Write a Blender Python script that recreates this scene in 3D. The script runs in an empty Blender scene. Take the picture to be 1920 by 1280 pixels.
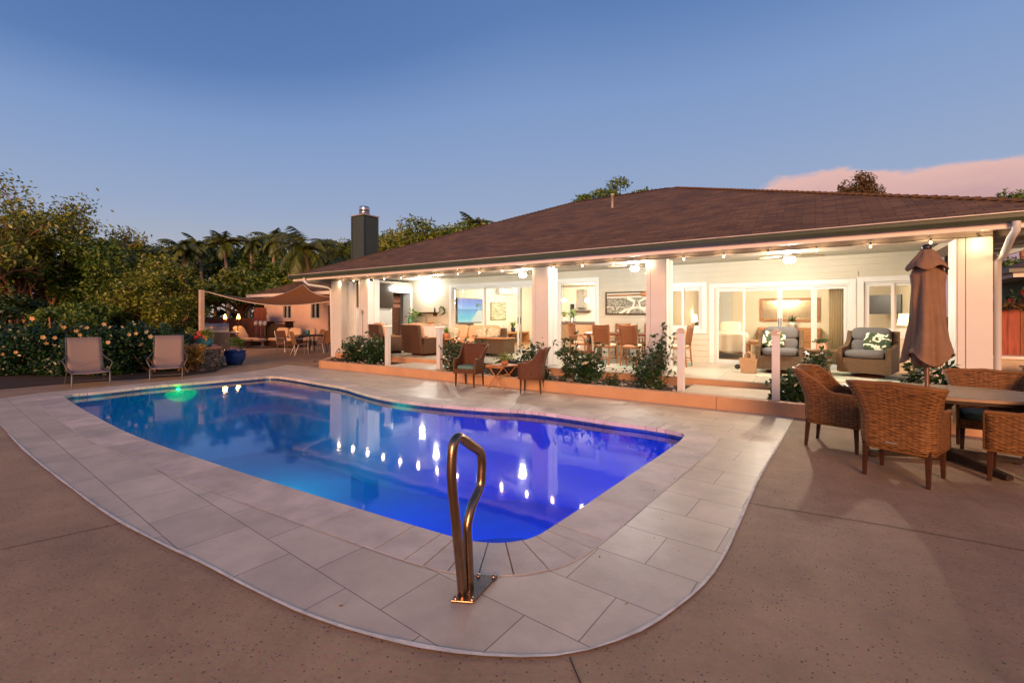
import bpy, math, random
from mathutils import Vector, Matrix, geometry, noise
import numpy as np
R = math.radians
sc = bpy.context.scene
COL = sc.collection

# ------------------------------------------------------------------ camera
EYE = Vector((0.0, 0.0, 1.5)); FOC = 853.0; HOR = 592.0
TH = math.atan2(1285, 853)
FWD = Vector((-math.cos(TH), math.sin(TH), 0)); RGT = Vector((math.sin(TH), math.cos(TH), 0)); UP = Vector((0, 0, 1))
cam = bpy.data.cameras.new('camera'); cam.sensor_width = 36; cam.lens = FOC / 1920 * 36
cam.shift_y = -(640 - HOR) / 1920; cam.clip_start = 0.05; cam.clip_end = 3000
camo = bpy.data.objects.new('camera', cam); COL.objects.link(camo)
camo.location = EYE; camo.rotation_euler = (R(90), 0, math.pi / 2 - TH)
sc.camera = camo

# ------------------------------------------------------------------ sky, sun, exposure
sc.view_settings.view_transform = 'Standard'; sc.view_settings.look = 'None'
sc.view_settings.exposure = 0.0; sc.view_settings.gamma = 1.0
sc.cycles.use_denoising = True
sc.cycles.max_bounces = 7; sc.cycles.diffuse_bounces = 3; sc.cycles.glossy_bounces = 4
sc.cycles.transparent_max_bounces = 16; sc.cycles.transmission_bounces = 4
sc.cycles.sample_clamp_indirect = 4.0; sc.cycles.sample_clamp_direct = 0
sc.cycles.caustics_reflective = False; sc.cycles.caustics_refractive = False
SUN_EL = R(13.0)       # afterglow low behind the camera
world = bpy.data.worlds.new('World'); sc.world = world; world.use_nodes = True
wn, wl = world.node_tree.nodes, world.node_tree.links
wn.clear()
wout = wn.new('ShaderNodeOutputWorld'); wbg = wn.new('ShaderNodeBackground')
nish = wn.new('ShaderNodeTexSky'); nish.sky_type = 'NISHITA'; nish.sun_disc = False
nish.sun_elevation = R(3.0); nish.sun_rotation = math.pi - R(0) + R(28)
nish.ozone_density = 2.0; nish.dust_density = 0.6
tc = wn.new('ShaderNodeTexCoord'); sx = wn.new('ShaderNodeSeparateXYZ'); wl.new(tc.outputs['Generated'], sx.inputs[0])
ramp = wn.new('ShaderNodeValToRGB'); cr = ramp.color_ramp
SKY = [(0.0, (.58, .48, .42)), (.07, (.48, .45, .46)), (.14, (.40, .43, .52)), (.23, (.31, .39, .57)), (.42, (.21, .32, .57)), (.56, (.105, .205, .45)), (1.0, (.045, .11, .33))]
while len(cr.elements) < len(SKY): cr.elements.new(.5)
for e, (p, c) in zip(cr.elements, SKY): e.position = p; e.color = (*c, 1)
paz = wn.new('ShaderNodeMath'); paz.operation = 'ARCTAN2'; wl.new(sx.outputs['Y'], paz.inputs[0]); wl.new(sx.outputs['X'], paz.inputs[1])
pm = wn.new('ShaderNodeMapRange'); pm.interpolation_type = 'SMOOTHSTEP'; pm.inputs[1].default_value = R(118); pm.inputs[2].default_value = R(172); pm.inputs[3].default_value = 0; pm.inputs[4].default_value = 1.0; wl.new(paz.outputs[0], pm.inputs[0])
pq = wn.new('ShaderNodeMath'); pq.operation = 'MULTIPLY'; wl.new(pm.outputs[0], pq.inputs[0]); wl.new(sx.outputs['Z'], pq.inputs[1])
pz = wn.new('ShaderNodeMath'); pz.operation = 'MULTIPLY_ADD'; wl.new(pq.outputs[0], pz.inputs[0]); wl.new(sx.outputs['Z'], pz.inputs[1]); wl.new(sx.outputs['Z'], pz.inputs[2])
wl.new(pz.outputs[0], ramp.inputs[0])
# warm afterglow low in the sky behind the camera (towards -Y)
ny = wn.new('ShaderNodeMath'); ny.operation = 'MULTIPLY'; ny.inputs[1].default_value = -1; wl.new(sx.outputs['Y'], ny.inputs[0])
glow = wn.new('ShaderNodeMapRange'); glow.inputs[1].default_value = .1; glow.inputs[2].default_value = 1.0; wl.new(ny.outputs[0], glow.inputs[0])
lowz = wn.new('ShaderNodeMapRange'); lowz.inputs[1].default_value = .5; lowz.inputs[2].default_value = 0.0; wl.new(sx.outputs['Z'], lowz.inputs[0])
gm = wn.new('ShaderNodeMath'); gm.operation = 'MULTIPLY'; wl.new(glow.outputs[0], gm.inputs[0]); wl.new(lowz.outputs[0], gm.inputs[1])
gc = wn.new('ShaderNodeMix'); gc.data_type = 'RGBA'; gc.blend_type = 'ADD'
wl.new(gm.outputs[0], gc.inputs['Factor']); wl.new(ramp.outputs[0], gc.inputs['A']); gc.inputs['B'].default_value = (1.7, .72, .34, 1)
nm = wn.new('ShaderNodeMix'); nm.data_type = 'RGBA'; nm.blend_type = 'ADD'; nm.inputs['Factor'].default_value = .01
wl.new(gc.outputs['Result'], nm.inputs['A']); wl.new(nish.outputs[0], nm.inputs['B'])

# low pink cloud bank to the right, over the hills
cl_az = wn.new('ShaderNodeMath'); cl_az.operation = 'ARCTAN2'; wl.new(sx.outputs['Y'], cl_az.inputs[0]); wl.new(sx.outputs['X'], cl_az.inputs[1])
cn = wn.new('ShaderNodeTexNoise'); cn.inputs['Scale'].default_value = 7.0; cn.inputs['Detail'].default_value = 9; cn.inputs['Roughness'].default_value = .55
cmap = wn.new('ShaderNodeMapping'); cmap.inputs['Scale'].default_value = (1, 1, 2.2); wl.new(tc.outputs['Generated'], cmap.inputs[0]); wl.new(cmap.outputs[0], cn.inputs['Vector'])
ctop = wn.new('ShaderNodeMapRange'); ctop.interpolation_type = 'SMOOTHSTEP'; ctop.inputs[1].default_value = R(104); ctop.inputs[2].default_value = R(92); ctop.inputs[3].default_value = .165; ctop.inputs[4].default_value = .238; wl.new(cl_az.outputs[0], ctop.inputs[0])
cdn = wn.new('ShaderNodeMapRange'); cdn.inputs[1].default_value = R(88); cdn.inputs[2].default_value = R(74); cdn.inputs[3].default_value = 0; cdn.inputs[4].default_value = -.028; wl.new(cl_az.outputs[0], cdn.inputs[0])
ctt = wn.new('ShaderNodeMath'); wl.new(ctop.outputs[0], ctt.inputs[0]); wl.new(cdn.outputs[0], ctt.inputs[1])
cadd = wn.new('ShaderNodeMath'); cadd.operation = 'MULTIPLY_ADD'; wl.new(cn.outputs[0], cadd.inputs[0]); cadd.inputs[1].default_value = .085; wl.new(ctt.outputs[0], cadd.inputs[2])
csub = wn.new('ShaderNodeMath'); csub.operation = 'SUBTRACT'; wl.new(cadd.outputs[0], csub.inputs[0]); wl.new(sx.outputs['Z'], csub.inputs[1])
cmask = wn.new('ShaderNodeMapRange'); cmask.interpolation_type = 'SMOOTHSTEP'; cmask.inputs[1].default_value = .028; cmask.inputs[2].default_value = .041; wl.new(csub.outputs[0], cmask.inputs[0])
cfade = wn.new('ShaderNodeMapRange'); cfade.interpolation_type = 'SMOOTHSTEP'; cfade.inputs[1].default_value = R(112); cfade.inputs[2].default_value = R(101); wl.new(cl_az.outputs[0], cfade.inputs[0])
cm2 = wn.new('ShaderNodeMath'); cm2.operation = 'MULTIPLY'; wl.new(cmask.outputs[0], cm2.inputs[0]); wl.new(cfade.outputs[0], cm2.inputs[1])
ccol = wn.new('ShaderNodeMix'); ccol.data_type = 'RGBA'; ccol.inputs['A'].default_value = (.46, .29, .33, 1); ccol.inputs['B'].default_value = (.80, .50, .45, 1)
crg = wn.new('ShaderNodeMapRange'); crg.inputs[1].default_value = .12; crg.inputs[2].default_value = .03; wl.new(csub.outputs[0], crg.inputs[0]); wl.new(crg.outputs[0], ccol.inputs['Factor'])
cmix = wn.new('ShaderNodeMix'); cmix.data_type = 'RGBA'; wl.new(cm2.outputs[0], cmix.inputs['Factor']); wl.new(nm.outputs['Result'], cmix.inputs['A']); wl.new(ccol.outputs['Result'], cmix.inputs['B'])
wl.new(cmix.outputs['Result'], wbg.inputs[0]); wbg.inputs[1].default_value = 1.0
wl.new(wbg.outputs[0], wout.inputs[0])
sunl = bpy.data.lights.new('sun', 'SUN'); sunl.energy = 4.4; sunl.angle = R(24); sunl.color = (1.0, .50, .25)
suno = bpy.data.objects.new('sun', sunl); COL.objects.link(suno)
_d = Vector((-0.42, 0.90, -math.tan(SUN_EL))).normalized()
suno.rotation_euler = _d.to_track_quat('-Z', 'Y').to_euler(); suno.location = (10, -20, 8)

# ------------------------------------------------------------------ measuring (photo direction -> point on a real plane)
def ray(x, y): return FWD + RGT * ((x - 960) / FOC) + UP * ((HOR - y) / FOC)
def G(x, y, z=0.0): d = ray(x, y); return EYE + d * ((z - EYE.z) / d.z)
def YP(x, y, Y): d = ray(x, y); return EYE + d * (Y / d.y)
def XP(x, y, X): d = ray(x, y); return EYE + d * (X / d.x)
def DP(x, y, t): return EYE + ray(x, y) * t

# ------------------------------------------------------------------ materials
MATS = {}
def nodes_of(name):
    m = bpy.data.materials.new(name); m.use_nodes = True
    nt = m.node_tree; b = nt.nodes['Principled BSDF']; MATS[name] = m
    return m, nt, b
def N(nt, typ, **kw):
    n = nt.nodes.new(typ)
    for k, v in kw.items():
        if k.startswith('_'): setattr(n, k[1:], v)
        else: n.inputs[k.replace('#', ' ')].default_value = v
    return n
def mat(name, col, rough=.6, var=.18, scale=6.0, bump=.15, bscale=None, metal=0.0, spec=.5, col2=None, detail=6, sub=0, stretch=None, isl=0.0, transl=0.0, bdist=.01):
    if name in MATS: return MATS[name]
    m, nt, b = nodes_of(name); L = nt.links
    tc = N(nt, 'ShaderNodeTexCoord'); src = tc.outputs['Object']
    if stretch:
        mp = N(nt, 'ShaderNodeMapping'); mp.inputs['Scale'].default_value = stretch; L.new(src, mp.inputs[0]); src = mp.outputs[0]
    nz = N(nt, 'ShaderNodeTexNoise', Scale=scale, Detail=detail, Roughness=.6); L.new(src, nz.inputs['Vector'])
    mr = N(nt, 'ShaderNodeMapRange'); mr.inputs[1].default_value = .3; mr.inputs[2].default_value = .7; L.new(nz.outputs[0], mr.inputs[0])
    mx = N(nt, 'ShaderNodeMix', _data_type='RGBA')
    c2 = col2 if col2 else tuple(min(1, c * (1 + var)) for c in col)
    c1 = col if col2 else tuple(c * (1 - var) for c in col)
    mx.inputs['A'].default_value = (*c1, 1); mx.inputs['B'].default_value = (*c2, 1)
    L.new(mr.outputs[0], mx.inputs['Factor']); out = mx.outputs['Result']
    if isl:
        g = N(nt, 'ShaderNodeNewGeometry'); hs = N(nt, 'ShaderNodeHueSaturation')
        r1 = N(nt, 'ShaderNodeMapRange'); r1.inputs[3].default_value = 1 - isl; r1.inputs[4].default_value = 1 + isl; L.new(g.outputs['Random Per Island'], r1.inputs[0])
        r2 = N(nt, 'ShaderNodeMapRange'); r2.inputs[3].default_value = .5 + isl * .05; r2.inputs[4].default_value = .5 - isl * .05; L.new(g.outputs['Random Per Island'], r2.inputs[0])
        L.new(r1.outputs[0], hs.inputs['Value']); L.new(r2.outputs[0], hs.inputs['Hue']); L.new(out, hs.inputs['Color']); out = hs.outputs[0]
    L.new(out, b.inputs['Base Color'])
    b.inputs['Roughness'].default_value = rough; b.inputs['Metallic'].default_value = metal; b.inputs['Specular IOR Level'].default_value = spec
    if bump:
        n2 = N(nt, 'ShaderNodeTexNoise', Scale=bscale or scale * 4, Detail=8); L.new(src, n2.inputs['Vector'])
        bp = N(nt, 'ShaderNodeBump', Strength=bump, Distance=bdist); L.new(n2.outputs[0], bp.inputs['Height']); L.new(bp.outputs[0], b.inputs['Normal'])
    if transl:
        tr = N(nt, 'ShaderNodeBsdfTranslucent'); L.new(out, tr.inputs[0]); ms = N(nt, 'ShaderNodeMixShader', Fac=transl)
        L.new(b.outputs[0], ms.inputs[1]); L.new(tr.outputs[0], ms.inputs[2]); L.new(ms.outputs[0], nt.nodes['Material Output'].inputs[0])
    return m
def emit(name, col, strength, sampling=True):
    m, nt, b = nodes_of(name); b.inputs['Base Color'].default_value = (*[min(1, c) for c in col], 1)
    b.inputs['Emission Color'].default_value = (*col, 1); b.inputs['Emission Strength'].default_value = strength
    if not sampling: m.cycles.emission_sampling = 'NONE'
    return m
def glass(name, tint=(.96, .98, .97), refl=1.0):
    m, nt, b = nodes_of(name); L = nt.links; nt.nodes.remove(b)
    t = N(nt, 'ShaderNodeBsdfTransparent'); t.inputs[0].default_value = (*tint, 1)
    g = N(nt, 'ShaderNodeBsdfGlossy', Roughness=.02); fr = N(nt, 'ShaderNodeFresnel', IOR=1.45)
    mu = N(nt, 'ShaderNodeMath', _operation='MULTIPLY'); mu.inputs[1].default_value = refl; L.new(fr.outputs[0], mu.inputs[0])
    ms = N(nt, 'ShaderNodeMixShader'); L.new(mu.outputs[0], ms.inputs[0]); L.new(t.outputs[0], ms.inputs[1]); L.new(g.outputs[0], ms.inputs[2])
    L.new(ms.outputs[0], nt.nodes['Material Output'].inputs[0]); return m

WHITE = mat('white_paint', (.56, .56, .54), .45, .04, 3, .08, 60)
CREAM = mat('cream_paint', (.44, .40, .32), .6, .05, 2, .08, 40)
CEIL = mat('ceiling_paint', (.42, .38, .30), .7, .04, 2, .05, 30)
SALMON = mat('salmon_paint', (.46, .265, .145), .7, .10, 2.2, .25, 50)
ROOMW = mat('room_wall_paint', (.70, .61, .47), .7, .04, 1.5, .05, 40)
WOOD = mat('honey_wood', (.36, .15, .05), .45, .35, 3, .15, 30, stretch=(1, 6, 6))
REDWOOD = mat('red_fence_wood', (.26, .075, .03), .7, .4, 3, .4, 20, stretch=(5, 5, .6), isl=.25)
RATTAN = mat('rattan_wood', (.24, .095, .03), .5, .25, 14, .3, 120)
DARKWOOD = mat('dark_leg_wood', (.045, .018, .009), .5, .3, 6, .2, 60, spec=.15)
DMETAL = mat('dark_metal', (.035, .022, .016), .5, .2, 8, .05, metal=.2, spec=.2)
BRONZE = mat('bronze_metal', (.30, .19, .12), .26, .2, 9, .06, 80, metal=1.0)
STEEL = mat('steel', (.55, .54, .53), .25, .1, 8, .03, metal=1.0)
SILVER = mat('silver_frame', (.42, .41, .40), .35, .1, 8, .03, metal=.7)
BLACK = mat('black_plastic', (.015, .014, .014), .4, .2, 8, .05)
CUSH_T = mat('teal_cushion', (.09, .18, .15), .85, .12, 30, .3, 200)
CUSH_G = mat('grey_cushion', (.085, .087, .092), .9, .1, 30, .3, 200)
CUSH_C = mat('cream_cushion', (.60, .42, .27), .9, .1, 20, .3, 160)
CUSH_S = mat('tan_cushion', (.50, .27, .15), .9, .12, 20, .3, 160)
LINEN = mat('white_linen', (.70, .62, .50), .9, .05, 8, .4, 24, bdist=.02)
SLING = mat('taupe_sling', (.22, .155, .125), .8, .06, 60, .25, 400)
UMBF = mat('umbrella_fabric', (.215, .125, .068), .9, .1, 12, .25, 240)
TAUPE = mat('taupe_frame', (.10, .085, .075), .4, .1, 8, .03, metal=.4)
SAILF = mat('sail_fabric', (.34, .13, .012), .85, .1, 8, .15, 200, transl=.4)
MULCH = mat('mulch', (.035, .02, .013), .95, .6, 30, 1.0, 60, bdist=.04)
ROCK = mat('river_rock', (.22, .18, .15), .7, .4, 5, .4, 30, isl=.4)
STEM = mat('green_stem', (.06, .05, .025), .8, .3, 10, .3)
BARK = mat('bark', (.34, .165, .085), .9, .35, 10, .6, 40)
PALMB = mat('palm_bark', (.26, .20, .15), .9, .35, 10, .6, 40)
GREENBOX = mat('green_siding', (.035, .055, .052), .6, .08, 3, .1, 40)
GUTTER = mat('green_gutter', (.05, .068, .042), .35, .1, 4, .03)
TERRA = mat('terracotta', (.36, .13, .06), .7, .2, 8, .2)
BLUEPOT = mat('blue_glaze', (.015, .05, .20), .18, .35, 5, .05)
TEALPOT = mat('teal_glaze', (.03, .13, .16), .25, .3, 5, .05)
DARKPOT = mat('dark_glaze', (.012, .018, .03), .25, .3, 5, .05)
GLASS = glass('door_glass')
def leafmat(name, c, tr=.3, rough=.45, isl=.45): return mat(name, c, rough, .35, 3.5, 0, isl=isl, transl=tr)
LEAF = leafmat('leaf_green', (.10, .17, .02), .18); LEAFD = leafmat('leaf_dark', (.034, .075, .014), .18)
LEAFO = leafmat('leaf_olive', (.155, .20, .02), .16); LEAFG = leafmat('leaf_glossy', (.016, .050, .012), .12, .32)
LEAFY = leafmat('leaf_yellow', (.34, .22, .03)); LEAFB = leafmat('leaf_brownish', (.15, .10, .035)); LEAFP = leafmat('leaf_palm', (.095, .125, .020), .25)
LEAFR = leafmat('leaf_red', (.20, .02, .015)); PETAL = mat('petal', (.70, .45, .17), .6, .2, 10, 0, transl=.3)

# ------------------------------------------------------------------ mesh builder
class MB:
    def __init__(s): s.v = []; s.f = []; s.sm = []; s.uv = []; s.M = Matrix.Identity(4)
    def at(s, x=0, y=0, z=0, rz=0, rx=0, ry=0):
        s.M = Matrix.Translation((x, y, z)) @ Matrix.Rotation(rz, 4, 'Z') @ Matrix.Rotation(ry, 4, 'Y') @ Matrix.Rotation(rx, 4, 'X'); return s
    def add(s, vs, fs, smooth=False, uvs=None):
        b = len(s.v); s.v += [tuple(s.M @ Vector(v)) for v in vs]
        for f in fs: s.f.append([b + i for i in f]); s.sm.append(smooth); s.uv.append([uvs[i] for i in f] if uvs else None)
        return s
    def box(s, x0, x1, y0, y1, z0, z1):
        if x0 > x1: x0, x1 = x1, x0
        if y0 > y1: y0, y1 = y1, y0
        if z0 > z1: z0, z1 = z1, z0
        v = [(x0, y0, z0), (x1, y0, z0), (x1, y1, z0), (x0, y1, z0), (x0, y0, z1), (x1, y0, z1), (x1, y1, z1), (x0, y1, z1)]
        return s.add(v, [(0, 3, 2, 1), (4, 5, 6, 7), (0, 1, 5, 4), (1, 2, 6, 5), (2, 3, 7, 6), (3, 0, 4, 7)])
    def cbox(s, c, d): return s.box(c[0] - d[0] / 2, c[0] + d[0] / 2, c[1] - d[1] / 2, c[1] + d[1] / 2, c[2] - d[2] / 2, c[2] + d[2] / 2)
    def taper(s, p0, d0, p1, d1):      # tapered square post
        v = []
        for p, d in ((p0, d0), (p1, d1)):
            for sx_, sy_ in ((-1, -1), (1, -1), (1, 1), (-1, 1)): v.append((p[0] + sx_ * d / 2, p[1] + sy_ * d / 2, p[2]))
        return s.add(v, [(3, 2, 1, 0), (4, 5, 6, 7), (0, 1, 5, 4), (1, 2, 6, 5), (2, 3, 7, 6), (3, 0, 4, 7)])
    def tube(s, pts, r, n=8, cap=True):
        pts = [Vector(p) for p in pts]; m = len(pts)
        rr = r if isinstance(r, (list, tuple)) else [r] * m
        vs = []; prev = None
        for i, p in enumerate(pts):
            t = (pts[min(i + 1, m - 1)] - pts[max(i - 1, 0)]); t = t.normalized() if t.length > 1e-9 else Vector((0, 0, 1))
            if prev is None: a = t.orthogonal().normalized()
            else:
                a = prev - t * prev.dot(t); a = a.normalized() if a.length > 1e-6 else t.orthogonal().normalized()
            prev = a; b = t.cross(a)
            for k in range(n):
                q = 2 * math.pi * k / n; vs.append(p + (a * math.cos(q) + b * math.sin(q)) * rr[i])
        fs = [(i * n + k, i * n + (k + 1) % n, (i + 1) * n + (k + 1) % n, (i + 1) * n + k) for i in range(m - 1) for k in range(n)]
        s.add(vs, fs, True)
        if cap: s.add(vs[:n], [tuple(reversed(range(n)))]); s.add(vs[-n:], [tuple(range(n))])
        return s
    def lathe(s, prof, n=24, c=(0, 0, 0), mod=None):
        vs = []
        for i, (r, z) in enumerate(prof):
            for k in range(n):
                q = 2 * math.pi * k / n; rr = r * (mod(q, i / (len(prof) - 1)) if mod else 1)
                vs.append((c[0] + rr * math.cos(q), c[1] + rr * math.sin(q), c[2] + z))
        fs = [(i * n + k, i * n + (k + 1) % n, (i + 1) * n + (k + 1) % n, (i + 1) * n + k) for i in range(len(prof) - 1) for k in range(n)]
        return s.add(vs, fs, True)
    def ball(s, c, r, n=10, sq=(1, 1, 1)):
        m = max(4, n // 2 + 1); prof = []
        vs = []
        for i in range(m + 1):
            a = math.pi * i / m - math.pi / 2
            for k in range(n):
                q = 2 * math.pi * k / n
                vs.append((c[0] + r * sq[0] * math.cos(a) * math.cos(q), c[1] + r * sq[1] * math.cos(a) * math.sin(q), c[2] + r * sq[2] * math.sin(a)))
        fs = [(i * n + k, i * n + (k + 1) % n, (i + 1) * n + (k + 1) % n, (i + 1) * n + k) for i in range(m) for k in range(n)]
        return s.add(vs, fs, True)
    def pillow(s, c, d, n=8, puff=1.0, sq=.45):   # soft cushion (superellipsoid-like box) centred at c, size d
        vs = []; m = 10; n = 20
        for i in range(m + 1):
            a = math.pi * i / m - math.pi / 2
            ca = abs(math.cos(a)) ** .34; sa = math.copysign(abs(math.sin(a)) ** .62, math.sin(a))
            for k in range(n):
                q = 2 * math.pi * k / n
                cq = math.copysign(abs(math.cos(q)) ** .38, math.cos(q)); sq_ = math.copysign(abs(math.sin(q)) ** .38, math.sin(q))
                vs.append((c[0] + d[0] / 2 * ca * cq, c[1] + d[1] / 2 * ca * sq_, c[2] + d[2] / 2 * sa))
        fs = [(i * n + k, i * n + (k + 1) % n, (i + 1) * n + (k + 1) % n, (i + 1) * n + k) for i in range(m) for k in range(n)]
        return s.add(vs, fs, True)
    def prism(s, poly, z0, z1):
        n = len(poly); a = sum(poly[i][0] * poly[(i + 1) % n][1] - poly[(i + 1) % n][0] * poly[i][1] for i in range(n))
        if a < 0: poly = poly[::-1]
        vs = [(p[0], p[1], z0) for p in poly] + [(p[0], p[1], z1) for p in poly]
        return s.add(vs, [tuple(reversed(range(n))), tuple(range(n, 2 * n))] + [(i, (i + 1) % n, n + (i + 1) % n, n + i) for i in range(n)])
    def sheet(s, outer, holes, z):
        loops = [[Vector((p[0], p[1], 0)) for p in outer]] + [[Vector((p[0], p[1], 0)) for p in h] for h in holes]
        flat = [p for l in loops for p in l]
        tris = geometry.tessellate_polygon(loops); fs = []
        for t in tris:
            a, b, c = [flat[i] for i in t]
            fs.append(t if (b - a).cross(c - a).z > 0 else (t[0], t[2], t[1]))
        return s.add([(p.x, p.y, z) for p in flat], fs)
    def build(s, name, m, parent=None, bevel=0, sub=0, solid=0, world=False, mods=None):
        off = Vector((0, 0, 0))
        if world and parent is not None:
            r = parent
            while r.parent: r = r.parent
            off = r.location
        me = bpy.data.meshes.new(name)
        vs = [(v[0] - off[0], v[1] - off[1], v[2] - off[2]) for v in s.v] if off.length else s.v
        me.from_pydata(vs, [], s.f)
        me.polygons.foreach_set('use_smooth', s.sm)
        if any(u is not None for u in s.uv):
            uvl = me.uv_layers.new(name='UVMap'); dat = []
            for f, u in zip(s.f, s.uv): dat += [c for p in (u or [(0, 0)] * len(f)) for c in p]
            uvl.data.foreach_set('uv', dat)
        me.materials.append(m); me.update()
        o = bpy.data.objects.new(name, me); COL.objects.link(o)
        if parent is not None: o.parent = parent
        if solid: q = o.modifiers.new('s', 'SOLIDIFY'); q.thickness = solid; q.offset = 0
        if bevel: q = o.modifiers.new('b', 'BEVEL'); q.width = bevel; q.segments = 2; q.limit_method = 'ANGLE'; q.angle_limit = R(40)
        if sub: q = o.modifiers.new('u', 'SUBSURF'); q.levels = sub; q.render_levels = sub
        return o
def arrays(name, V, F, m, parent=None, world=False, smooth=False):   # numpy quads
    me = bpy.data.meshes.new(name); k = F.shape[1]
    if world and parent is not None:
        r = parent
        while r.parent: r = r.parent
        V = V - np.array(r.location)
    me.vertices.add(len(V)); me.vertices.foreach_set('co', V.astype(np.float32).ravel())
    me.loops.add(F.size); me.loops.foreach_set('vertex_index', F.astype(np.int32).ravel())
    me.polygons.add(len(F)); me.polygons.foreach_set('loop_start', np.arange(0, F.size, k, dtype=np.int32))
    me.polygons.foreach_set('loop_total', np.full(len(F), k, dtype=np.int32)); me.update(calc_edges=True)
    me.materials.append(m); o = bpy.data.objects.new(name, me); COL.objects.link(o)
    if parent is not None: o.parent = parent
    return o
def tag(o, label=None, cat=None, group=None, kind=None):
    if label: o['label'] = label
    if cat: o['category'] = cat
    if group: o['group'] = group
    if kind: o['kind'] = kind
    return o
def thing(name, label, cat, loc=(0, 0, 0), rz=0, group=None):
    o = bpy.data.objects.new(name, None); COL.objects.link(o); o.empty_display_size = .2
    o.location = loc; o.rotation_euler = (0, 0, rz); return tag(o, label, cat, group)
def dup(root, loc, rz=0, label=None, group=None, scale=None):
    def cp(o, par):
        c = o.copy(); COL.objects.link(c)
        if par is not None: c.parent = par
        for ch in o.children: cp(ch, c)
        return c
    r = cp(root, None); r.location = loc; r.rotation_euler = (0, 0, rz)
    if label: r['label'] = label
    if group: r['group'] = group
    if scale: r.scale = (scale,) * 3
    return r
def lamp(name, loc, power, col, radius=.05, typ='POINT'):
    l = bpy.data.lights.new(name, typ); l.energy = power; l.color = col
    if typ == 'POINT': l.shadow_soft_size = radius
    o = bpy.data.objects.new(name, l); COL.objects.link(o); o.location = loc; return o
def part_light(name, parent, loc, power, col, radius=.05):
    o = lamp(name, loc, power, col, radius); o.parent = parent; return o
# ================================================================== GROUND, POOL, PAVING
near = [(117.5, 743.7), (140, 760), (175, 780), (237.5, 812.5), (300, 836), (375, 861), (450, 886), (522, 908.8), (647, 947.8), (768.8, 985), (846, 1008), (893, 1018), (939.7, 1020), (975.6, 1016.4), (1008, 1008), (1033, 992), (1083, 959.7), (1173, 898.6), (1270, 834), (1287.5, 817)]
far = [(1284, 811.5), (1269, 807.5), (1244, 803), (1190, 794.8), (1140, 789), (1086.7, 780.8), (991.7, 768.3), (915, 765), (845, 759.5), (797.5, 755), (745, 748.7), (710, 742.5), (675, 733.7), (647.5, 724.5), (602.5, 717.5), (552.5, 708.7), (512.5, 703.7), (475, 707), (375, 715.5), (275, 723.2), (200, 732), (114, 740.5)]
POOL = [tuple(G(x, y, 0.01)[:2]) for x, y in near + far]
def smooth_poly(P, it=1, closed=True):
    for _ in range(it):
        Q = []
        n = len(P)
        for i in range(n if closed else n - 1):
            a, b = P[i], P[(i + 1) % n]
            Q += [(a[0] * .75 + b[0] * .25, a[1] * .75 + b[1] * .25), (a[0] * .25 + b[0] * .75, a[1] * .25 + b[1] * .75)]
        P = Q
    return P
def resample(P, step, closed=True):
    pts = [Vector((p[0], p[1])) for p in P]
    if closed: pts.append(pts[0])
    L = [0]
    for i in range(len(pts) - 1): L.append(L[-1] + (pts[i + 1] - pts[i]).length)
    n = max(3, int(round(L[-1] / step))); out = []; j = 0
    for k in range(n if closed else n + 1):
        s_ = L[-1] * k / n
        while j < len(L) - 2 and L[j + 1] < s_: j += 1
        u = (s_ - L[j]) / max(1e-9, L[j + 1] - L[j]); p = pts[j].lerp(pts[j + 1], min(1, u)); out.append((p.x, p.y))
    return out
POOL = resample(smooth_poly(POOL, 1), .12)
ccw = sum(POOL[i][0] * POOL[(i + 1) % len(POOL)][1] - POOL[(i + 1) % len(POOL)][0] * POOL[i][1] for i in range(len(POOL))) > 0
if not ccw: POOL = POOL[::-1]
def offset(P, d, sm=3):
    n = len(P); nor = []
    for i in range(n):
        a, b = Vector(P[i - 1]), Vector(P[(i + 1) % n]); t = (b - a).normalized(); nor.append(Vector((t.y, -t.x)))
    for _ in range(sm): nor = [(nor[i - 1] + nor[i] * 2 + nor[(i + 1) % n]).normalized() for i in range(n)]
    return [(P[i][0] + nor[i].x * d, P[i][1] + nor[i].y * d) for i in range(n)]
COPW = .36
COPO = offset(POOL, COPW, 5)
pave_px_near = [(0, 797), (50, 850), (120, 905), (200, 965), (300, 1020), (370, 1050), (480, 1110), (600, 1165), (740, 1204), (860, 1226), (980, 1234), (1080, 1228), (1180, 1195), (1250, 1155), (1320, 1098), (1360, 1040), (1390, 970), (1420, 900), (1450, 850), (1490, 786)]
PAVE = [tuple(G(x, y)[:2]) for x, y in pave_px_near]
PAVE[-1] = (-.24, 7.86)
PAVE = resample(smooth_poly(PAVE, 2, False), .15, False)
PAVE = PAVE + [(-.24, 7.885), (-11.98, 7.885), (-13.4, 7.75), (-12.75, 6.7), (-12.45, 5.8), (-12.42, 3.4), (-12.5, 2.3), (-12.3, 1.75), (-11.2, 1.4)]

# ground sheet
GRASS = mat('grass_ground', (.02, .026, .01), .95, .5, 5, .8, 40, bdist=.05)
g = MB().sheet([(-900, -900), (900, -900), (900, 900), (-900, 900)], [POOL], -.035).build('ground', GRASS); tag(g, kind='structure')

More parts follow.
